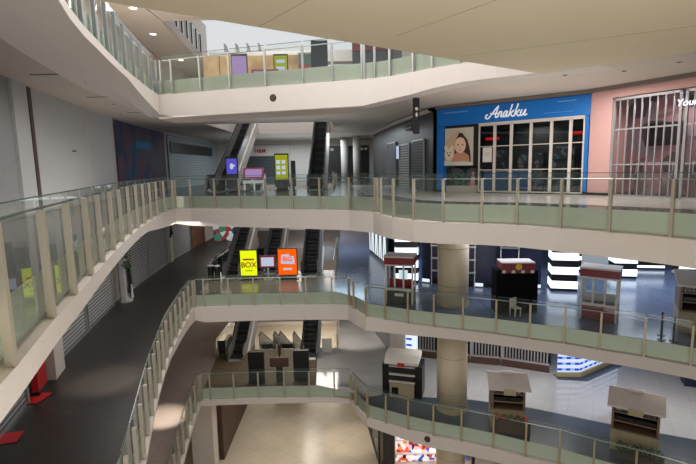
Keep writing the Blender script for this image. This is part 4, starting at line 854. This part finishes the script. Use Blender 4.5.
# ------------------------------------------------------------------ L4 background
flat('floor', [(-12.2, 44.3), (-12.2, 45.6), (8, 45.6), (8, 44.3)], 11.0, 12.0, 'white')
t = thing('teal_glass_partition', 'teal glass partition left of the dark doorway behind the highest rail', 'partition', (-2.75, 35.2, 6)); MB().bx(-.55, .55, 0, .05, 0, 3.6).build('pane', 'tealp', t); MB().bx(-.6, .6, -.03, .08, 3.6, 3.7).build('head_rail', 'steel', t)
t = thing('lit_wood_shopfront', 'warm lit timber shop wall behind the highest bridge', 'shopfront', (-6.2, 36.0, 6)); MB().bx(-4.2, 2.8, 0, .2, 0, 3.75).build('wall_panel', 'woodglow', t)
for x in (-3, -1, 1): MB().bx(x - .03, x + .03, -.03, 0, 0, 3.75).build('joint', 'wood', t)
t = thing('dark_doorway', 'tall dark doorway behind the highest bridge right of centre', 'doorway', (-1.75, 34.4, 6)); MB().bx(-.5, .5, 0, .2, 0, 4.2).build('door_leaf', 'shopb', t); MB().bx(-.58, -.5, -.05, .2, 0, 4.3).bx(.5, .58, -.05, .2, 0, 4.3).bx(-.5, .5, -.05, .2, 4.2, 4.3).build('frame', 'dark', t)
t = thing('poster_stand', 'red and white advertising stand behind the highest rail', 'sign', (-2.6, 31.2, 6)); MB().bx(-.3, .3, -.05, .05, .3, 2.0).build('board', 'red', t); MB().bx(-.22, .22, -.06, -.05, .9, 1.7).build('print', 'cloth', t); MB().bx(-.3, .3, -.2, .2, 0, .05).bx(-.04, .04, -.04, .04, .05, .3).build('foot', 'dark', t)
t = thing('red_lit_shop', 'red lit shop sign at the right end of the highest bridge', 'sign', (2.4, 31.5, 6), -.1); MB().bx(-1.9, 1.3, 0, .2, 2.9, 3.8).build('sign_board', 'maroon', t); MB().prismy([(.4, 2.95), (.7, 2.95), (1.25, 3.75), (.95, 3.75)], -.03, 0).build('red_stroke', 'redglow', t); MB().bx(-1.9, 1.3, .1, .2, 0, 2.9).build('shop_window', 'shopb', t)
e = copy_tree(e0); e.location = (-10.6, 57.4, 6); e.rotation_euler = (0, 0, PI); e['label'] = 'left escalator at the very top behind the highest bridge'
e = copy_tree(e0); e.location = (-8.5, 57.4, 6); e.rotation_euler = (0, 0, PI); e['label'] = 'right escalator at the very top behind the highest bridge'

# ------------------------------------------------------------------ ceiling fittings
def fitting(nm, lb, cat, x, y, z, w, l, mat, grp, rz=0, rnd=False):
    t = thing(nm, lb, cat, (x, y, z), rz, grp)
    if rnd: MB().cyl((0, 0), w, w, -.02, .0, 14).build('trim_ring', 'white', t); MB().cyl((0, 0), w * .75, w * .75, -.03, -.02, 14).build('lens', mat, t)
    else: MB().bx(-w / 2, w / 2, -l / 2, l / 2, -.015, .0).build('slot', mat, t); MB().bx(-w / 2 - .02, w / 2 + .02, -l / 2 - .02, l / 2 + .02, -.008, .002).build('rim', 'roofk', t)
def Zp(px, py, z):
    d = fw * F + Rv * (px - 348) - Uv * (py - 232); k = (z - EYE) / d.z; return d.x * k, d.y * k
for px, py in ((44, 74.5), (97, 97), (136, 112.5)):
    x, y = Zp(px, py, 4.69); fitting('air_slot', 'dark slot vent in the left gallery ceiling above the white hoarding', 'vent', x, y, 4.7, .9, .14, 'hoardgap', 'left ceiling slot vents')
for px, py in ((28, 47), (56, 66), (84, 82), (114, 104), (121, 114)):
    x, y = Zp(px, py, 4.69); fitting('ceiling_spot', 'small dark round fitting in the left gallery ceiling', 'downlight', x, y, 4.7, .1, 0, 'hoardgap', 'left ceiling small fittings', 0, True)
for px, py in ((133, 8), (153, 34), (181, 60)):
    x, y = Zp(px, py, 10.61); fitting('ceiling_downlight', 'bright round downlight in the pale ceiling above the top left balustrade', 'downlight', x, y, 10.62, .28, 0, 'lamp', 'bright upper downlights', 0, True)
for px, py in ((565, 75), (506, 79), (624, 71), (679, 62)):
    x, y = Zp(px, py, 4.69); fitting('ceiling_spot', 'small dark fitting in the right gallery ceiling above the shops', 'downlight', x, y, 4.7, .1, 0, 'hoardgap', 'right ceiling small fittings', 0, True)
for lx, ly, lz, lb in ((-3.35, 22.5, 4.75, 'small dark round sprinkler boss on the fascia of the highest bridge'), (4.0, 23.28, -12.95, 'small dark round boss on the lowest curved fascia')):
    t = thing('fascia_boss', lb, 'fitting', (lx, ly, lz), -.3); MB().disc((0, 0), .13, .13, -.03).build('cap', 'woodd', t); MB().disc((0, 0), .17, .17, -.015).build('ring', 'dark', t)

# ------------------------------------------------------------------ lights
def area(loc, e, size, col=(1, .93, .84), rot=(0, 0, 0), sy=None):
    l = bpy.data.lights.new('area_light', 'AREA'); l.energy = e; l.color = col; l.size = size; l.specular_factor = .1
    if sy: l.shape = 'RECTANGLE'; l.size_y = sy
    o = bpy.data.objects.new('area_light', l); COL.objects.link(o); o.location = loc; o.rotation_euler = rot; return o
def spot(loc, e, ang, col=(1, .9, .78), blend=.6, tgt=None):
    l = bpy.data.lights.new('spot_light', 'SPOT'); l.energy = e; l.color = col; l.spot_size = math.radians(ang); l.spot_blend = blend; l.shadow_soft_size = .15
    o = bpy.data.objects.new('spot_light', l); COL.objects.link(o); o.location = loc
    if tgt: o.rotation_euler = (Vector(tgt) - Vector(loc)).to_track_quat('-Z', 'Y').to_euler()
    return o
W_ = bpy.data.worlds.new('world'); SC.world = W_; W_.use_nodes = True
bg = W_.node_tree.nodes['Background']; bg.inputs[0].default_value = (.97, .97, 1, 1); bg.inputs[1].default_value = 1.0
# soft light that falls down the atrium
area((0, 18, 10.2), 2000, 9, (1, .96, .92), sy=14)
area((-10, 22, 10.4), 900, 3, (1, .95, .90), sy=14)
area((-5.5, 38, 17), 2600, 8, (.95, .97, 1))
area((3, 4.0, -3.0), 760, 12, (1, .95, .88), (PI, 0, 0), sy=6)       # added unseen uplight, stands in for bounce onto the beige soffit
# L3 galleries
area((9.5, 18.5, 4.5), 380, 3, (1, .96, .92)); area((-8.6, 17, 4.2), 200, 2.5, (1, .97, .95), sy=20)
area((-11.2, 20, .1), 150, 2, (1, .95, .9), (PI, 0, 0), sy=22); area((7, 20, .1), 160, 5, (1, .95, .9), (PI, 0, 0), sy=4)  # unseen uplights added near the gallery floors to brighten the ceilings
area((-5, 50, 4.4), 1300, 9, (.8, .92, 1)); area((-5, 30.5, 4.0), 150, 6, (.85, .95, 1), sy=2); area((0, 40, 4.4), 260, 3, (.85, .95, 1))
area((-5, 47, .2), 350, 8, (.85, .93, 1), (PI, 0, 0)); area((-4, 30, .1), 170, 9, (.9, .95, 1), (PI, 0, 0), sy=3)  # added uplights, unseen, lift the ceilings at the back and bridge
area((*loc2(A, rzA, 4.6, -.9), 3.4), 60, 1.2, (1, .95, .92), (0, 0, rzA)); area((*loc2(P0, rzP, 3.0, -1.4), 3.9), 140, 2, (1, .92, .9), (0, 0, rzP))  # lamps added inside the blue and pink shops to brighten them
area((1, 3.5, -7.5), 700, 9, (1, .95, .9), (math.radians(90), 0, 0), sy=6)  # added forward fill, out of view, brightens the lower fascias and kiosk fronts
# L2
area((6, 33, -1.5), 700, 6, (.62, .76, 1)); area((18, 27, -1.5), 1100, 8, (.72, .82, 1)); area((0, 42, -1.5), 500, 3, (.6, .78, 1)); area((9, 25, -1.6), 350, 7, (.8, .86, 1), sy=3)
area((-9.4, 24, -1.5), 330, 1.5, (1, .95, .9), sy=14); area((-12.5, 45, -1.6), 150, 3); area((-4, 50, -1.6), 900, 5, (1, .9, .85))
area((-10.5, 20, 6.1), 260, 2, (1, .93, .86), (PI, 0, 0), sy=16); spot((-7.6, 15.4, -1.6), 3600, 40, blend=1, tgt=(-8.8, 16.2, -6)); area((-5, 30, -1.9), 220, 5, (1, .93, .8), sy=3)  # first one is an added unseen uplight for the highest left gallery's ceiling
# L1
spot((-1.0, 34, -7.4), 1100, 70, tgt=(.6, 36, -12)); area((9, 26.5, -7.8), 380, 9, (1, .98, .96), sy=3); area((17, 23, -7.8), 300, 5, (1, .97, .94))
spot((-8.9, 23.4, -7.8), 3800, 38, blend=.9, tgt=(-10.3, 24.4, -12)); area((-5, 31, -7.8), 200, 5, (1, .90, .76), sy=3); area((-6, 46, -7.8), 1100, 5, (1, .93, .85)); area((-11.5, 18, -7.5), 120, 2, (1, .96, .92), sy=10)
# L0
area((-4, 31, -13.4), 300, 6, (1, .95, .89), sy=5); spot((-.4, 31, -13.4), 520, 60, tgt=(.0, 31.5, -18)); area((5, 27.5, -13.6), 260, 3, (1, .95, 1)); area((-5, 50, -13.4), 1000, 8, (1, .95, .87))

SC.view_settings.view_transform = 'Standard'; SC.view_settings.look = 'None'; SC.view_settings.exposure = -.58
SC.cycles.use_denoising = True; SC.cycles.max_bounces = 6; SC.cycles.transparent_max_bounces = 24; SC.cycles.diffuse_bounces = 3; SC.cycles.glossy_bounces = 3; SC.cycles.sample_clamp_indirect = 5
SC.cycles.caustics_reflective = False; SC.cycles.caustics_refractive = False
